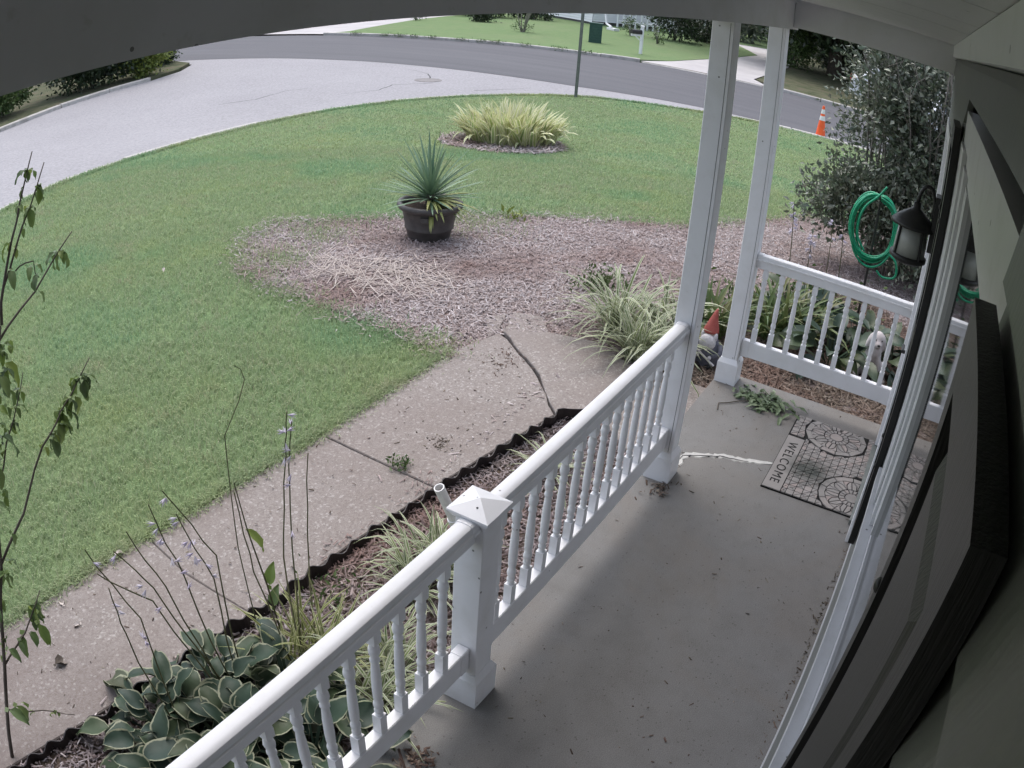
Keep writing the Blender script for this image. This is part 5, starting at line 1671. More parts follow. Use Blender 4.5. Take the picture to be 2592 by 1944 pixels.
# sprig of cut leaves on the porch floor
sg_ = thing('cut_sprig', (4.78, 0.76, 0.002), 'wilted green leafy sprig lying on the porch floor by the corner post', 'leaves')
sgl = [leaf_mesh('sprig_leaf', leaf_blade(L, W, 4, 0.01, 0.7, 0.5, 0.004, s, rise=0.1), M['sprig']) for L, W, s in ((0.09, 0.028, 1), (0.105, 0.032, 2), (0.075, 0.026, 3))]
for i in range(95):
    x, y = random.gauss(0, 0.07), random.gauss(-0.02, 0.11)
    inst('leaf', random.choice(sgl), sg_, Matrix.Translation((x, y, 0.01 + 0.025 * random.random())) @ Matrix.Rotation(random.uniform(0, 6.28), 4, 'Z') @ Matrix.Rotation(random.uniform(-0.3, 0.15), 4, 'Y'))
obj('stem', MB().tube([(4.50, 1.01, 0.006), (4.58, 1.03, 0.006), (4.62, 0.98, 0.007), (4.68, 0.93, 0.008), (4.76, 0.82, 0.012), (4.78, 0.72, 0.016)], 0.0035, 5), M['bark'], sg_)
fl = MB()
V, F, E = leaf_blade(0.09, 0.06, 5, 0.01, 0.8, 0.6, 0.01, 2, rise=0.1)
lo = obj('fallen_leaf', (V + np.array([0.72, 2.5, -0.06]), F), M['bark'])
tag(lo, 'dark curled dead leaf on the walk beside the sapling', 'leaf')
for i, (x, y, c, lab) in enumerate(((1.43, 2.86, 'straw', 'small pale fallen leaf at the lawn edge near the sapling'), (1.0, 2.78, 'straw', 'orange dry leaf lying on the walk edge'), (1.0, 2.62, 'straw', 'crumpled pale leaf on the near end of the walk'), (4.0, 5.7, 'straw', 'pale dead leaf on the open lawn'))):
    V, F, E = leaf_blade(0.06, 0.03, 4, 0.005, 0.8, 0.6, 0.006, i, rise=0.1)
    lo = obj('fallen_leaf', (V @ np.array(Matrix.Rotation(i * 1.3, 3, 'Z')).T + np.array([x, y, -0.065 if i else -0.05]), F), M[c], attrs={'rnd': np.full(len(V), 0.5)})
    tag(lo, lab, 'leaf')

# ------------------------------------------------------------------ white pipe, gnome, dog, hose
pp = thing('drain_pipe', (2.62, 1.62, -0.1), 'short open white plastic pipe leaning out of the bed behind the newel cap', 'pipe')
A, B = Vector((2.64, 1.58, -0.12)), Vector((2.475, 1.66, 0.335))
dv = (B - A).normalized()
m_ = Matrix.Translation(A) @ dv.to_track_quat('Z', 'Y').to_matrix().to_4x4()
tb = MB().lathe([(0.024, 0), (0.024, (B - A).length), (0.019, (B - A).length), (0.019, (B - A).length - 0.12), (0.001, (B - A).length - 0.12)], 18, cap=False)
obj('pipe_wall', ([m_ @ Vector(v) for v in tb.v], tb.f), M['pvc'], pp, smooth=False)
cl_ = MB().lathe([(0.030, 0.20), (0.030, 0.28)], 18)
obj('coupling', ([m_ @ Vector(v) for v in cl_.v], cl_.f), M['pvc'], pp)

gz = tz(5.25, 1.335)
gn = thing('garden_gnome', (5.25, 1.335, gz), 'weathered garden gnome with a red pointed hat and white beard between the tall posts', 'gnome')
gx_, gy_ = 5.25, 1.335
obj('body', MB().lathe([(0.075, 0.0), (0.085, 0.02), (0.088, 0.09), (0.082, 0.15), (0.06, 0.20), (0.04, 0.215)], 18, (gx_, gy_, gz)), M['coat'], gn, smooth=True)
for s_ in (-1, 1):
    obj('boot', MB().ellipsoid((gx_ - 0.05, gy_ + 0.035 * s_, gz + 0.02), (0.05, 0.028, 0.026), 12, 8), M['blackmetal'], gn, smooth=True)
    obj('arm', MB().tube([(gx_, gy_ + 0.075 * s_, gz + 0.17), (gx_ - 0.03, gy_ + 0.10 * s_, gz + 0.12), (gx_ - 0.085, gy_ + 0.055 * s_, gz + 0.105)], [0.026, 0.024, 0.018], 8), M['coat'], gn, smooth=True)
    obj('hand', MB().ellipsoid((gx_ - 0.098, gy_ + 0.045 * s_, gz + 0.103), (0.017, 0.015, 0.015), 10, 7), M['beard'], gn, smooth=True)
obj('stick', MB().tube([(gx_ - 0.11, gy_ - 0.09, gz + 0.06), (gx_ - 0.10, gy_ + 0.10, gz + 0.17)], 0.008, 7), M['beard'], gn)
obj('head', MB().ellipsoid((gx_ - 0.012, gy_, gz + 0.245), (0.045, 0.047, 0.05), 14, 10), M['skin'], gn, smooth=True)
obj('nose', MB().ellipsoid((gx_ - 0.058, gy_, gz + 0.243), (0.014, 0.013, 0.012), 8, 6), M['skin'], gn, smooth=True)
obj('beard', MB().ellipsoid((gx_ - 0.055, gy_, gz + 0.195), (0.042, 0.062, 0.062), 14, 10).ellipsoid((gx_ - 0.03, gy_ + 0.045, gz + 0.235), (0.025, 0.018, 0.035), 8, 6).ellipsoid((gx_ - 0.03, gy_ - 0.045, gz + 0.235), (0.025, 0.018, 0.035), 8, 6).ellipsoid((gx_ - 0.056, gy_, gz + 0.225), (0.014, 0.034, 0.012), 8, 6), M['beard'], gn, smooth=True)
hat = MB()
V, F = [], []
for i, (r_, z_) in enumerate(((0.058, 0.262), (0.056, 0.275), (0.045, 0.305), (0.032, 0.345), (0.018, 0.39), (0.008, 0.42), (0.001, 0.428))):
    for k in range(16):
        a = k * math.pi / 8
        V.append((gx_ - 0.005 + r_ * math.cos(a) + 0.03 * (i / 6) ** 2, gy_ + r_ * math.sin(a) - 0.02 * (i / 6) ** 2, gz + z_))
    if i:
        F += [((i - 1) * 16 + k, (i - 1) * 16 + (k + 1) % 16, i * 16 + (k + 1) % 16, i * 16 + k) for k in range(16)]
F.append(tuple(range(15, -1, -1)))
obj('hat', (V, F), M['red'], gn, smooth=True)

# seated white dog statue: one continuous skin
dx, dy, dz = 5.93, 0.17, tz(5.93, 0.17)
dog = thing('dog_statue', (dx, dy, dz), 'white seated dog statue with drooping ears behind the side railing', 'statue')
b_ = MB()
b_.ellipsoid((0.03, 0.0, 0.075), (0.095, 0.085, 0.08))
b_.ellipsoid((0.0, 0.01, 0.15), (0.068, 0.065, 0.10), rot=Matrix.Rotation(-0.2, 3, 'Y'))
b_.ellipsoid((-0.03, 0.01, 0.215), (0.055, 0.052, 0.075))
b_.ellipsoid((-0.04, 0.01, 0.30), (0.058, 0.052, 0.056))
b_.ellipsoid((-0.085, 0.012, 0.282), (0.042, 0.032, 0.028))
for s_ in (-1, 1):
    b_.ellipsoid((-0.02, 0.01 + 0.055 * s_, 0.275), (0.026, 0.015, 0.062), rot=Matrix.Rotation(0.25 * s_, 3, 'X'))
    b_.ellipsoid((-0.065, 0.01 + 0.04 * s_, 0.09), (0.028, 0.026, 0.10))
    b_.ellipsoid((-0.085, 0.01 + 0.042 * s_, 0.012), (0.042, 0.028, 0.02))
    b_.ellipsoid((0.04, 0.085 * s_, 0.055), (0.07, 0.035, 0.06))
    b_.ellipsoid((-0.015, 0.10 * s_, 0.014), (0.06, 0.026, 0.02))
b_.ellipsoid((0.125, 0.06, 0.02), (0.055, 0.02, 0.018), rot=Matrix.Rotation(0.9, 3, 'Z'))
me = mesh_from('dog', b_.v, b_.f, M['statue'])
tmp = bpy.data.objects.new('dog_tmp', me)
COL.objects.link(tmp)
rm = tmp.modifiers.new('r', 'REMESH')
rm.mode = 'VOXEL'
rm.voxel_size = 0.009
smd = tmp.modifiers.new('s', 'SMOOTH')
smd.iterations = 4
bpy.context.view_layer.update()
dg = bpy.context.evaluated_depsgraph_get()
me2 = bpy.data.meshes.new_from_object(tmp.evaluated_get(dg))
bpy.data.objects.remove(tmp)
me2.materials.clear()
me2.materials.append(M['statue'])
for p in me2.polygons:
    p.use_smooth = True
    p.material_index = 0
o = bpy.data.objects.new('body', me2)
COL.objects.link(o)
o.parent = dog
o.rotation_euler = (0, 0, R(15))
o.scale = (1.15, 1.15, 1.15)
for s_ in (-1, 1):
    obj('eye', MB().ellipsoid((-0.088, 0.012 + 0.022 * s_, 0.312), (0.006, 0.006, 0.006), 8, 6), M['blackmetal'], o, local=True)
obj('nose', MB().ellipsoid((-0.125, 0.013, 0.29), (0.009, 0.01, 0.008), 8, 6), M['blackmetal'], o, local=True)

# hose on a hanger stake
hx, hy, hzz = 7.0, 0.46, 0.80
hg = thing('hose_hanger', (hx + 0.06, hy - 0.01, tz(hx, hy)), 'dark metal stake with a hook holding the green hose', 'hose hanger')
obj('stake', MB().tube([(hx + 0.06, hy - 0.01, tz(hx, hy) - 0.1), (hx + 0.06, hy - 0.01, 1.12)], 0.012, 8), M['blackmetal'], hg)
obj('hook', MB().tube([(hx + 0.06, hy - 0.01, 1.08), (hx - 0.06, hy - 0.01, 1.07), (hx - 0.09, hy - 0.01, 1.10)], 0.011, 8), M['blackmetal'], hg)
hs_ = MB()
pts = []
N = 48
for l in range(11):
    ry = 0.175 + 0.055 * random.random()
    rz = 0.255 + 0.065 * random.random()
    ox, oz = random.uniform(-0.05, 0.04), random.uniform(-0.015, 0.02)
    oy = random.uniform(-0.012, 0.012)
    for k in range(N):
        a = math.pi / 2 + 2 * math.pi * k / N
        w = k / N
        if l:
            pass
        zt = hzz + oz + rz * math.sin(a)
        zt = min(zt, 1.095 - 0.012 * (l % 3))
        pts.append(Vector((hx + ox + 0.012 * math.sin(a * 2 + l), hy + oy + ry * math.cos(a), zt - (0.05 * (l / 11) if math.sin(a) < 0 else 0))))
sm = []
for i in range(len(pts)):
    q_ = Vector((0, 0, 0)); c_ = 0
    for j in range(max(0, i - 2), min(len(pts), i + 3)):
        q_ += pts[j]; c_ += 1
    sm.append(q_ / c_)
tail = [Vector((hx - 0.04, hy - 0.16, 0.62)), Vector((hx - 0.06, hy - 0.25, 0.58)), Vector((hx - 0.06, hy - 0.285, 0.48)), Vector((hx - 0.06, hy - 0.26, 0.42)), Vector((hx - 0.05, hy - 0.16, 0.40)), Vector((hx - 0.05, hy - 0.10, 0.44))]
head = [Vector((hx - 0.10, hy - 0.06, 1.20)), Vector((hx - 0.10, hy - 0.0, 1.10)), Vector((hx - 0.09, hy + 0.10, 0.98)), Vector((hx - 0.09, hy + 0.14, 0.85)), Vector((hx - 0.08, hy + 0.13, 0.70)), Vector((hx - 0.07, hy + 0.05, 0.58))]
def smooth_path(P, n=8):
    out = []
    for i in range(len(P) - 1):
        p0, p1, p2, p3 = P[max(i - 1, 0)], P[i], P[i + 1], P[min(i + 2, len(P) - 1)]
        for k in range(n):
            t = k / n
            out.append(0.5 * ((2 * p1) + (p2 - p0) * t + (2 * p0 - 5 * p1 + 4 * p2 - p3) * t * t + (3 * p1 - p0 - 3 * p2 + p3) * t ** 3))
    out.append(P[-1])
    return out
hose = thing('garden_hose', (hx, hy, hzz), 'coiled bright green garden hose hanging in front of the big bush', 'hose')
obj('coil', MB().tube(sm, 0.0105, 8), M['hose'], hose, smooth=True)
obj('loose_end', MB().tube(smooth_path(head), 0.0105, 8), M['hose'], hose, smooth=True)
obj('loose_loop', MB().tube(smooth_path(tail), 0.0105, 8), M['hose'], hose, smooth=True)

# ------------------------------------------------------------------ the big bush beside the porch
bb = thing('evergreen_bush', (9.15, 0.35, tz(9.15, 0.35)), 'tall grey green evergreen bush beyond the side railing, behind the hose', 'bush')
P_, N_ = [], []
for c, r, n, sd in (((9.2, 0.15, 1.5), (0.95, 0.98, 1.15), 15000, 1), ((8.9, 0.85, 0.55), (0.7, 0.58, 0.5), 4600, 2), ((9.3, -0.7, 1.2), (1.0, 1.0, 1.4), 6000, 3), ((9.2, 0.30, 2.35), (0.7, 0.72, 0.6), 4200, 4), ((8.8, 0.1, 0.5), (0.7, 0.8, 0.6), 4500, 5)):
    p, nr = crown_points(c, r, n, sd, 26, 0.35)
    P_.append(p); N_.append(nr * 0.6 + np.array([0, 0, 0.35]))
p = np.concatenate(P_); nr = np.concatenate(N_)
k_ = p[:, 2] > tz(9, 0) + 0.05
V, F, rn = scatter_leaves(p[k_], nr[k_], 0.074, 9, 0.46, 0.7)
obj('crown', (V, F), M['bush'], bb, attrs={'rnd': rn})
st = MB()
rr_ = random.Random(4)
for k in range(60):
    a = rr_.uniform(0, 6.28)
    bx_, by_ = 9.15 + 0.25 * math.cos(a), 0.3 + 0.4 * math.sin(a)
    ex, ey = 9.1 + rr_.uniform(-0.85, 0.7), 0.1 + rr_.uniform(-1.0, 1.05)
    ez = rr_.uniform(1.6, 3.0)
    mx_, my_ = (bx_ + ex) / 2 + rr_.uniform(-.1, .1), (by_ + ey) / 2 + rr_.uniform(-.1, .1)
    st.tube([(bx_, by_, tz(9, 0) - 0.05), (mx_, my_, ez * 0.5), ((mx_ + ex) / 2 + rr_.uniform(-.06, .06), (my_ + ey) / 2, ez * 0.8), (ex, ey, ez)], [0.02, 0.013, 0.008, 0.003], 5)
    for q_ in range(4):
        f_ = rr_.uniform(0.45, 0.95)
        s0 = Vector((mx_, my_, ez * 0.5)).lerp(Vector((ex, ey, ez)), f_)
        st.tube([s0, s0 + Vector((rr_.uniform(-.2, .2), rr_.uniform(-.2, .2), rr_.uniform(0.1, 0.3)))], [0.006, 0.002], 4)
obj('stem', st, M['twig'], bb, smooth=True)

# ------------------------------------------------------------------ things by the roads
def cone(x, y):
    z = tz(x, y) - 0.07
    t = thing('traffic_cone', (x, y, z), 'orange traffic cone with two white collars at the kerb', 'traffic cone')
    obj('base', MB().bev((x, y, z + 0.02), (0.36, 0.36, 0.04), 0.015), M['orange'], t)
    prof = lambda h: 0.135 - 0.11 * (h - 0.04) / 0.83
    def band(nm, a, b, mt_, e):
        obj(nm, MB().lathe([(prof(a) + e, a), (prof(b) + e, b)], 20, (x, y, z)), M[mt_], t, smooth=False)
    band('lower_body', 0.04, 0.48, 'orange', 0)
    band('wide_collar', 0.48, 0.60, 'reflect', 0.003)
    band('mid_body', 0.60, 0.66, 'orange', 0)
    band('narrow_collar', 0.66, 0.78, 'reflect', 0.003)
    band('tip', 0.78, 0.87, 'orange', 0.004)
    return t
cone(20.72, 3.18)

x, y = 17.78, 8.62
pl = thing('sign_post', (x, y, tz(x, y)), 'thin grey metal sign post at the edge of the lawn', 'post')
ch = [(-0.03, 0.0), (-0.03, 0.006), (-0.012, 0.006), (-0.010, 0.022), (0.010, 0.022), (0.012, 0.006), (0.03, 0.006), (0.03, 0.0), (0.016, 0.0), (0.013, 0.016), (-0.013, 0.016), (-0.016, 0.0)]
an = math.atan2(y, x)
ca, sa = math.cos(an + math.pi / 2), math.sin(an + math.pi / 2)
obj('channel_post', MB().prism([(x + (a * ca - b * sa) * 1.25, y + (a * sa + b * ca) * 1.25) for a, b in ch], tz(x, y) - 0.2, 3.0), M['galv'], pl)
for k in range(12):
    zz = 0.2 + k * 0.2
    obj('bolt_hole', MB().lathe([(0.008, -0.001), (0.008, 0.001)], 8), M['seam'], pl, local=True).matrix_local = Matrix.Translation((-0.029 * math.cos(an), -0.029 * math.sin(an), zz + 0.3)) @ Matrix.Rotation(math.pi / 2, 4, 'Y')
obj('sign_plate', MB().box((x - 0.03 * math.cos(an), y - 0.03 * math.sin(an), 2.78), (0.006, 0.45, 0.45), Matrix.Rotation(an, 3, 'Z')), M['galv'], pl)

x, y = 17.55, 12.72
mh = thing('manhole_cover', (x, y, tz(x, y) - 0.07), 'round iron manhole cover set in the pale side road', 'manhole cover')
obj('lid', MB().lathe([(0.29, -0.03), (0.29, 0.004), (0.27, 0.008), (0.01, 0.008)], 28, (x, y, tz(x, y) - 0.073)), M['iron'], mh)
obj('frame', MB().lathe([(0.30, -0.03), (0.30, 0.006), (0.36, 0.006), (0.36, -0.03)], 28, (x, y, tz(x, y) - 0.074), cap=False), M['iron'], mh)

x, y = 31.8, 12.7
z = tz(x, y)
mb_ = thing('mailbox', (x, y, z), 'black mailbox on a white wooden post at the far kerb', 'mailbox')
obj('post', MB().box((x, y, z + 0.60), (0.11, 0.11, 1.25)), M['white'], mb_)
obj('post_cap', MB().bev((x, y, z + 1.24), (0.16, 0.16, 0.05), 0.02), M['white'], mb_)
obj('arm', MB().box((x - 0.18, y + 0.16, z + 0.82), (0.52, 0.10, 0.09), Matrix.Rotation(-0.6, 3, 'Z')), M['white'], mb_)
obj('brace', MB().tube([(x, y, z + 0.55), (x - 0.28, y + 0.2, z + 0.80)], 0.035, 4), M['white'], mb_)
bxm = MB()
n = 10
V = []
for xx in (-0.24, 0.24):
    V += [(xx, -0.085, 0.0), (xx, 0.085, 0.0)] + [(xx, 0.085 * math.cos(a), 0.11 + 0.085 * math.sin(a)) for a in np.linspace(0, math.pi, n)]
k = n + 2
F = [tuple(range(k)), tuple(range(2 * k - 1, k - 1, -1))] + [(i, k + i, k + (i + 1) % k, (i + 1) % k) for i in range(k)]
mrot = Matrix.Translation((x - 0.22, y + 0.17, z + 0.87)) @ Matrix.Rotation(-0.6, 4, 'Z')
bo = obj('box', ([mrot @ Vector(p) for p in V], F), M['blackmetal'], mb_)
obj('flag', MB().box((x - 0.16, y + 0.24, z + 1.02), (0.10, 0.01, 0.05), Matrix.Rotation(-0.6, 3, 'Z')), M['red'], mb_)

x, y = 33.7, 15.65
z = tz(x, y)
ub = thing('utility_pedestal', (x, y, z), 'dark green ribbed utility pedestal on the lawn across the street', 'utility box')
an = math.atan2(y, x)
rt = Matrix.Rotation(an, 3, 'Z')
obj('cabinet', MB().box((x, y, z + 0.45), (0.40, 0.56, 0.90), rt), M['utility'], ub)
obj('lid', MB().box((x, y, z + 0.93), (0.46, 0.62, 0.06), rt), M['utility'], ub)
for k in range(6):
    off_ = rt @ Vector((-0.205, 0, 0))
    obj('rib', MB().box((x + off_.x, y + off_.y, z + 0.15 + 0.13 * k), (0.03, 0.54, 0.045), rt), M['utility'], ub)

kw = np.random.default_rng(55)
ky = np.concatenate([kw.normal(c, 0.16, 70) for c in (13.6, 14.6, 15.9, 17.0, 17.6, 18.5, 19.8, 20.6, 21.3, 22.0, 23.4)])
kx = np.interp(ky, [11.6, 13.0, 16.0, 18.2, 20.49, 23.69], [29.05, 28.6, 28.05, 27.6, 27.25, 26.85]) + kw.normal(0.0, 0.07, len(ky))
p = np.stack([kx, ky, np.full(len(ky), -0.58) + kw.uniform(-0.06, 0.06, len(ky))], 1)
V, F, rn = scatter_leaves(p, np.tile([[0, 0, 0.8]], (len(ky), 1)), 0.085, 56, 0.3, 0.6)
ko = obj('kerb_weeds', (V, F), M['greenbush'], attrs={'rnd': rn})
tag(ko, 'dark weeds growing in the joints of the far kerb', 'weeds', kind='stuff')

# ------------------------------------------------------------------ far house, shrubs, trees, cars
def far_house():
    cx_, cy_ = 46.6, 21.6
    h = thing('far_house', (cx_, cy_, -0.6), 'white sided house with a low dark foundation across the street', 'house')
    def lap(p0, p1, z0, z1, st_):
        mb = MB()
        p0, p1 = Vector(p0 + (0,)), Vector(p1 + (0,))
        t = (p1 - p0).normalized()
        n_ = Vector((t.y, -t.x, 0))
        if n_.dot(Vector((-1, -0.45, 0))) < 0:
            n_ = -n_
        zz = z0
        while zz < z1:
            a, b = zz, min(zz + st_, z1)
            mb.add([p0 + n_ * 0.05 + Vector((0, 0, a)), p1 + n_ * 0.05 + Vector((0, 0, a)), p1 + n_ * 0.012 + Vector((0, 0, b)), p0 + n_ * 0.012 + Vector((0, 0, b)), p0 + Vector((0, 0, a)), p1 + Vector((0, 0, a))], [(0, 1, 2, 3), (4, 5, 1, 0)])
            zz += st_
        return mb
    A_, B_, C_ = (50.2, 28.6), (46.6, 21.9), (53.5, 18.2)
    obj('siding', lap(A_, B_, -0.46, 3.2, 0.17), M['farsiding'], h)
    obj('siding', lap(B_, C_, -0.40, 3.2, 0.17), M['farsiding'], h)
    obj('wall_body', MB().prism([A_, B_, C_, (60, 27), (56, 33)], -0.38, 3.2), M['farsiding'], h)
    obj('foundation', MB().prism([(50.16, 28.55), (46.64, 21.94), (53.46, 18.26), (59.9, 27), (56, 32.9)], -0.8, -0.405), M['foundation'], h)
    c = Vector((53, 25.5, 6.2))
    rim_ = [Vector((50.0, 28.9, 3.3)), Vector((46.4, 21.8, 3.3)), Vector((53.7, 18.0, 3.3)), Vector((60.8, 27, 3.1)), Vector((56.2, 33.8, 3.1))]
    mb = MB().add(rim_ + [c], [(i, (i + 1) % 5, 5) for i in range(5)] + [(4, 3, 2, 1, 0)])
    obj('roof', mb, M['roof'], h)
    t = Vector((6.9, -3.7, 0)).normalized()
    nn = Vector((t.y, -t.x, 0))
    if nn.dot(Vector((-1, -0.45, 0))) < 0:
        nn = -nn
    for k in range(2):
        c_ = Vector((B_[0], B_[1], 0)) + t * (2 + 3 * k) + nn * 0.05
        w = obj('window', MB().box((c_.x, c_.y, 1.7), (1.0, 0.08, 1.3), Matrix.Rotation(math.atan2(t.y, t.x), 3, 'Z')), M['white'], h)
        obj('pane', MB().box((c_.x + nn.x * 0.03, c_.y + nn.y * 0.03, 1.7), (0.85, 0.06, 1.15), Matrix.Rotation(math.atan2(t.y, t.x), 3, 'Z')), M['glass'], w)
    # white porch fence to the right
    for k in range(16):
        p_ = Vector((47.4, 20.6, 0)) + Vector((0.33, -0.36, 0)) * k * 0.8
        obj('fence_board', MB().box((p_.x, p_.y, 0.05), (0.10, 0.10, 1.3)), M['farsiding'], h)
    obj('fence_rail', MB().tube([(47.4, 20.6, 0.55), (51.4, 16.3, 0.55)], 0.06, 4).tube([(47.4, 20.6, -0.2), (51.4, 16.3, -0.2)], 0.06, 4), M['farsiding'], h)
far_house()
dn = thing('splash_block', (43.6, 19.2, -0.6), 'white downspout elbow and splash block by the far house', 'downspout')
obj('block', MB().box((43.6, 19.2, -0.52), (0.9, 0.35, 0.14), Matrix.Rotation(0.9, 3, 'Z')), M['white'], dn)
obj('elbow', MB().tube([(44.2, 20.0, 0.4), (44.0, 19.8, -0.25), (43.7, 19.35, -0.42)], 0.07, 6), M['white'], dn)

G_S = 'shrubs on the far lawn'
shrub('round_shrub', (38.2, 24.3), (0.55, 0.6, 0.45), 1500, 0.13, 'darkbush', 'small round dark shrub on the far lawn', group=G_S, seed=11)
shrub('sparse_shrub', (35.8, 27.0), (0.35, 0.4, 0.35), 220, 0.10, 'greenbush', 'tiny sparse shrub beside the far driveway', group=G_S, seed=12, stems=10)
vs = shrub('bare_shrub', (34.2, 19.6), (0.45, 0.5, 0.35), 260, 0.10, 'greenbush', 'bare stemmed vase shaped shrub on the far lawn', group=G_S, seed=13, stems=4, zc=0.2)
st = MB()
for k in range(16):
    a = random.uniform(0, 6.28)
    st.tube([(34.2 + 0.06 * math.cos(a), 19.6 + 0.06 * math.sin(a), -0.62), (34.2 + 0.25 * math.cos(a), 19.6 + 0.25 * math.sin(a), 0.15), (34.2 + 0.55 * math.cos(a), 19.6 + 0.55 * math.sin(a), 0.95)], [0.03, 0.022, 0.012], 5)
obj('bare_stem', st, M['twig'], vs)
for i, (x, y, r, n, lf, mt_, lab) in enumerate((
        (42.5, 27.2, (1.2, 2.2, 0.8), 2600, 0.2, 'darkbush', 'dark low hedge left of the far white house'),
        (44.5, 24.8, (0.9, 1.6, 0.75), 2000, 0.18, 'darkbush', 'dark hedge against the corner of the far white house'),
        (43.8, 15.6, (1.5, 1.4, 1.3), 3600, 0.2, 'darkbush', 'dark bushy shrub right of the mailbox, left of the tall post'),
        (47.5, 14.9, (1.8, 1.4, 1.6), 3600, 0.22, 'darkbush', 'dark shrub hidden behind the tall post by the far driveway'),
        (41.5, 17.2, (0.5, 0.6, 0.6), 260, 0.12, 'greenbush', 'thin twiggy shrub behind the mailbox'),
        (39.0, 14.7, (0.35, 0.4, 0.6), 160, 0.12, 'greenbush', 'bare twiggy shrub just right of the mailbox'),
        (57.5, 15.6, (2.4, 2.0, 2.4), 3000, 0.34, 'bush', 'pale leaved hedge at the end of the opposite driveway'),
        (43.5, 8.6, (1.3, 1.3, 1.5), 3600, 0.2, 'greenbush', 'grey green shrub beside the opposite driveway'),
        (46.0, 6.3, (2.6, 2.2, 2.2), 6500, 0.26, 'bush', 'broad grey leaved hedge seen right of the corner post'),
        (13.0, 22.7, (1.9, 1.0, 1.1), 15000, 0.15, 'darkbush', 'dark spreading shrub behind the left kerb'),
        (15.0, 22.5, (0.95, 0.7, 1.1), 9000, 0.13, 'limebush', 'yellow green shrub behind the left kerb'),
        (17.0, 24.7, (0.9, 0.8, 0.8), 6000, 0.14, 'darkbush', 'small dark shrub at the road corner'),
        (9.4, 22.3, (1.2, 0.8, 0.7), 6000, 0.13, 'greenbush', 'low shrub at the left end of the verge'),
        (16.5, 27.5, (2.5, 1.6, 1.3), 3600, 0.16, 'darkbush', 'dark shrub far behind the verge'))):
    shrub('shrub', (x, y), r, n, lf, mt_, lab, group=G_S if x > 25 else 'shrubs on the left verge', seed=40 + i, clumps=22, stems=7)

def tree(x, y, h, tr_, cr_, n, lf, mt_, label, seed, zc):
    t = thing('shade_tree', (x, y, tz(x, y)), label, 'tree', 'trees across the street')
    z = tz(x, y)
    tb = MB().tube([(x, y, z - 0.2), (x + 0.05, y, z + h * 0.3), (x - 0.1, y + 0.1, z + h * 0.62), (x, y, z + h)], [tr_ * 1.3, tr_, tr_ * 0.75, tr_ * 0.3], 10)
    rr = random.Random(seed)
    for k in range(7):
        a = rr.uniform(0, 6.28)
        s0 = Vector((x, y, z + h * rr.uniform(0.3, 0.7)))
        tb.tube([s0, s0 + Vector((math.cos(a) * cr_[0] * 0.4, math.sin(a) * cr_[1] * 0.4, h * 0.12)), s0 + Vector((math.cos(a) * cr_[0] * 0.85, math.sin(a) * cr_[1] * 0.85, h * 0.2))], [tr_ * 0.45, tr_ * 0.3, tr_ * 0.1], 6)
    obj('trunk', tb, M['bark'], t, smooth=True)
    p, nr = crown_points((x, y, z + zc), cr_, n, seed, 30, 0.3)
    V, F, rn = scatter_leaves(p, nr, lf, seed, 0.6, 0.8)
    obj('crown', (V, F), M[mt_], t, attrs={'rnd': rn})
tree(44.0, 6.4, 6.5, 0.36, (7.5, 7.0, 2.6), 12000, 0.55, 'darkbush', 'dark shade tree with a thick trunk across the street', 61, 4.9)
tree(40.0, -2.0, 6.5, 0.4, (7.0, 6.5, 3.2), 11000, 0.55, 'darkbush', 'dark tree behind the big bush across the street', 62, 4.4)
tree(66, 14, 7.0, 0.4, (5.0, 6.0, 4.5), 6000, 0.6, 'darkbush', 'dark tree at the end of the opposite driveway', 63, 4.0)
tree(58, 34, 7.0, 0.4, (5.0, 6.0, 4.5), 5000, 0.6, 'darkbush', 'dark tree behind the far driveway', 64, 4.5)
# far wood that closes the view
g_ = np.random.default_rng(90)
n = 26000
a = np.radians(g_.uniform(-12, 75, n))
rr = g_.uniform(78, 100, n)
p = np.stack([rr * np.cos(a), rr * np.sin(a), -0.6 + 9 * g_.random(n) ** 0.8], 1)
V, F, rn = scatter_leaves(p, np.tile([[-0.6, -0.3, 0.2]], (n, 1)), 1.3, 91, 0.7, 0.8)
wd = obj('far_wood', (V, F), M['darkbush'], attrs={'rnd': rn})
tag(wd, 'dark line of woods behind the houses', 'woods', kind='stuff')

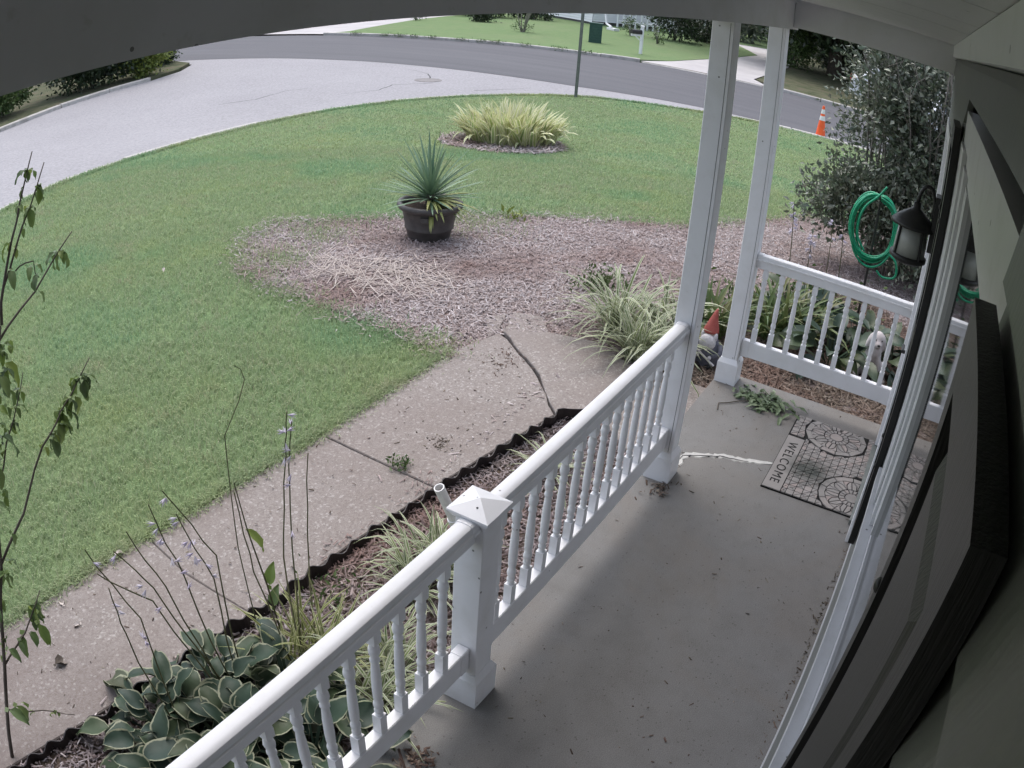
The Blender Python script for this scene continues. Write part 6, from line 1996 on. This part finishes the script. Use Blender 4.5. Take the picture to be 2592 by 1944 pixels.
def car(x, y, rot, label, pick=False):
    z = tz(x, y)
    t = thing('parked_car', (x, y, z), label, 'car', 'white vehicles parked across the street')
    t.rotation_euler = (0, 0, rot)
    L, W = 4.7, 1.85
    prof = [(-2.35, 0.35), (-2.32, 0.85), (-1.9, 1.0), (-0.95, 1.05), (-0.35, 1.62), (1.35, 1.68), (2.0, 1.12), (2.3, 1.05), (2.35, 0.4), (1.9, 0.3), (-1.9, 0.3)]
    if pick:
        prof = [(-2.6, 0.45), (-2.55, 1.05), (-1.3, 1.15), (-0.6, 1.82), (0.75, 1.85), (0.95, 1.2), (2.6, 1.2), (2.65, 0.5), (1.9, 0.4), (-1.9, 0.4)]
    def sec(k, yy):
        return [(a, yy * (0.82 if b > 1.3 else 1.0), b) for a, b in prof]
    m = len(prof)
    V = sec(0, -W / 2 + 0.06) + sec(0, -W / 2) + sec(0, W / 2) + sec(0, W / 2 - 0.06)
    for i in range(m):
        V[i] = (V[i][0] * 0.985, V[i][1] * 0.98, V[i][2])
        V[3 * m + i] = (V[3 * m + i][0] * 0.985, V[3 * m + i][1] * 0.98, V[3 * m + i][2])
    V = sec(0, -W / 2) + sec(0, W / 2)
    F = [tuple(range(m - 1, -1, -1)), tuple(range(m, 2 * m))] + [(i, (i + 1) % m, m + (i + 1) % m, m + i) for i in range(m)]
    b = obj('body', (V, F), M['carwhite'], t, local=True)
    bv = b.modifiers.new('b', 'BEVEL')
    bv.width = 0.05
    bv.segments = 2
    for s_ in (-1, 1):
        yy = s_ * (W / 2 * 0.9 + 0.012)
        if pick:
            q_ = [(-0.9, 1.22), (-0.5, 1.72), (0.65, 1.74), (0.75, 1.24)]
        else:
            q_ = [(-0.75, 1.12), (-0.28, 1.55), (1.2, 1.58), (1.6, 1.16)]
        V = [(a, s_ * (W / 2 * (0.86 if z_ > 1.4 else 0.985)) + s_ * 0.02, z_) for a, z_ in q_] + [(a, s_ * (W / 2 * (0.86 if z_ > 1.4 else 0.985)) - s_ * 0.03, z_) for a, z_ in q_]
        F = [(0, 1, 2, 3), (7, 6, 5, 4)] + [(i, 4 + i, 4 + (i + 1) % 4, (i + 1) % 4) for i in range(4)]
        obj('side_window', (V, F), M['carglass'], t, local=True)
        for xx in (-1.45, 1.45):
            w = obj('wheel', MB(), M['tyre'], t, local=True) if False else None
            wm = MB().lathe([(0.22, -0.11), (0.33, -0.11), (0.34, 0.0), (0.33, 0.11), (0.22, 0.11)], 20)
            o = obj('wheel', wm, M['tyre'], t, local=True)
            o.matrix_local = Matrix.Translation((xx, s_ * (W / 2 - 0.08), 0.34)) @ Matrix.Rotation(math.pi / 2, 4, 'X')
            obj('rim', MB().lathe([(0.21, -0.115), (0.2, -0.10), (0.05, -0.09), (0.05, 0.09), (0.2, 0.10), (0.21, 0.115)], 16), M['rim'], o, local=True)
        obj('headlight', MB().box((-2.3 if not pick else -2.55, s_ * 0.65, 0.8), (0.1, 0.32, 0.14)), M['reflect'], t, local=True)
        obj('tail_light', MB().box((2.3 if not pick else 2.6, s_ * 0.75, 0.95), (0.1, 0.2, 0.25)), M['tail'], t, local=True)
    obj('windscreen', MB().add([(-0.9, -0.78, 1.12), (-0.9, 0.78, 1.12), (-0.38, 0.68, 1.58), (-0.38, -0.68, 1.58), (-0.86, -0.78, 1.10), (-0.86, 0.78, 1.10), (-0.34, 0.68, 1.55), (-0.34, -0.68, 1.55)], [(0, 3, 2, 1), (4, 5, 6, 7), (0, 1, 5, 4), (1, 2, 6, 5), (2, 3, 7, 6), (3, 0, 4, 7)]) if not pick else
        MB().add([(-1.25, -0.78, 1.22), (-1.25, 0.78, 1.22), (-0.66, 0.68, 1.78), (-0.66, -0.68, 1.78), (-1.2, -0.78, 1.2), (-1.2, 0.78, 1.2), (-0.6, 0.68, 1.75), (-0.6, -0.68, 1.75)], [(0, 3, 2, 1), (4, 5, 6, 7), (0, 1, 5, 4), (1, 2, 6, 5), (2, 3, 7, 6), (3, 0, 4, 7)]), M['carglass'], t, local=True)
    return t
car(33.6, 1.8, R(98), 'white car glimpsed through the top of the big bush')
car(27.6, -0.6, R(95), 'white pickup glimpsed at the right edge of the big bush', True)
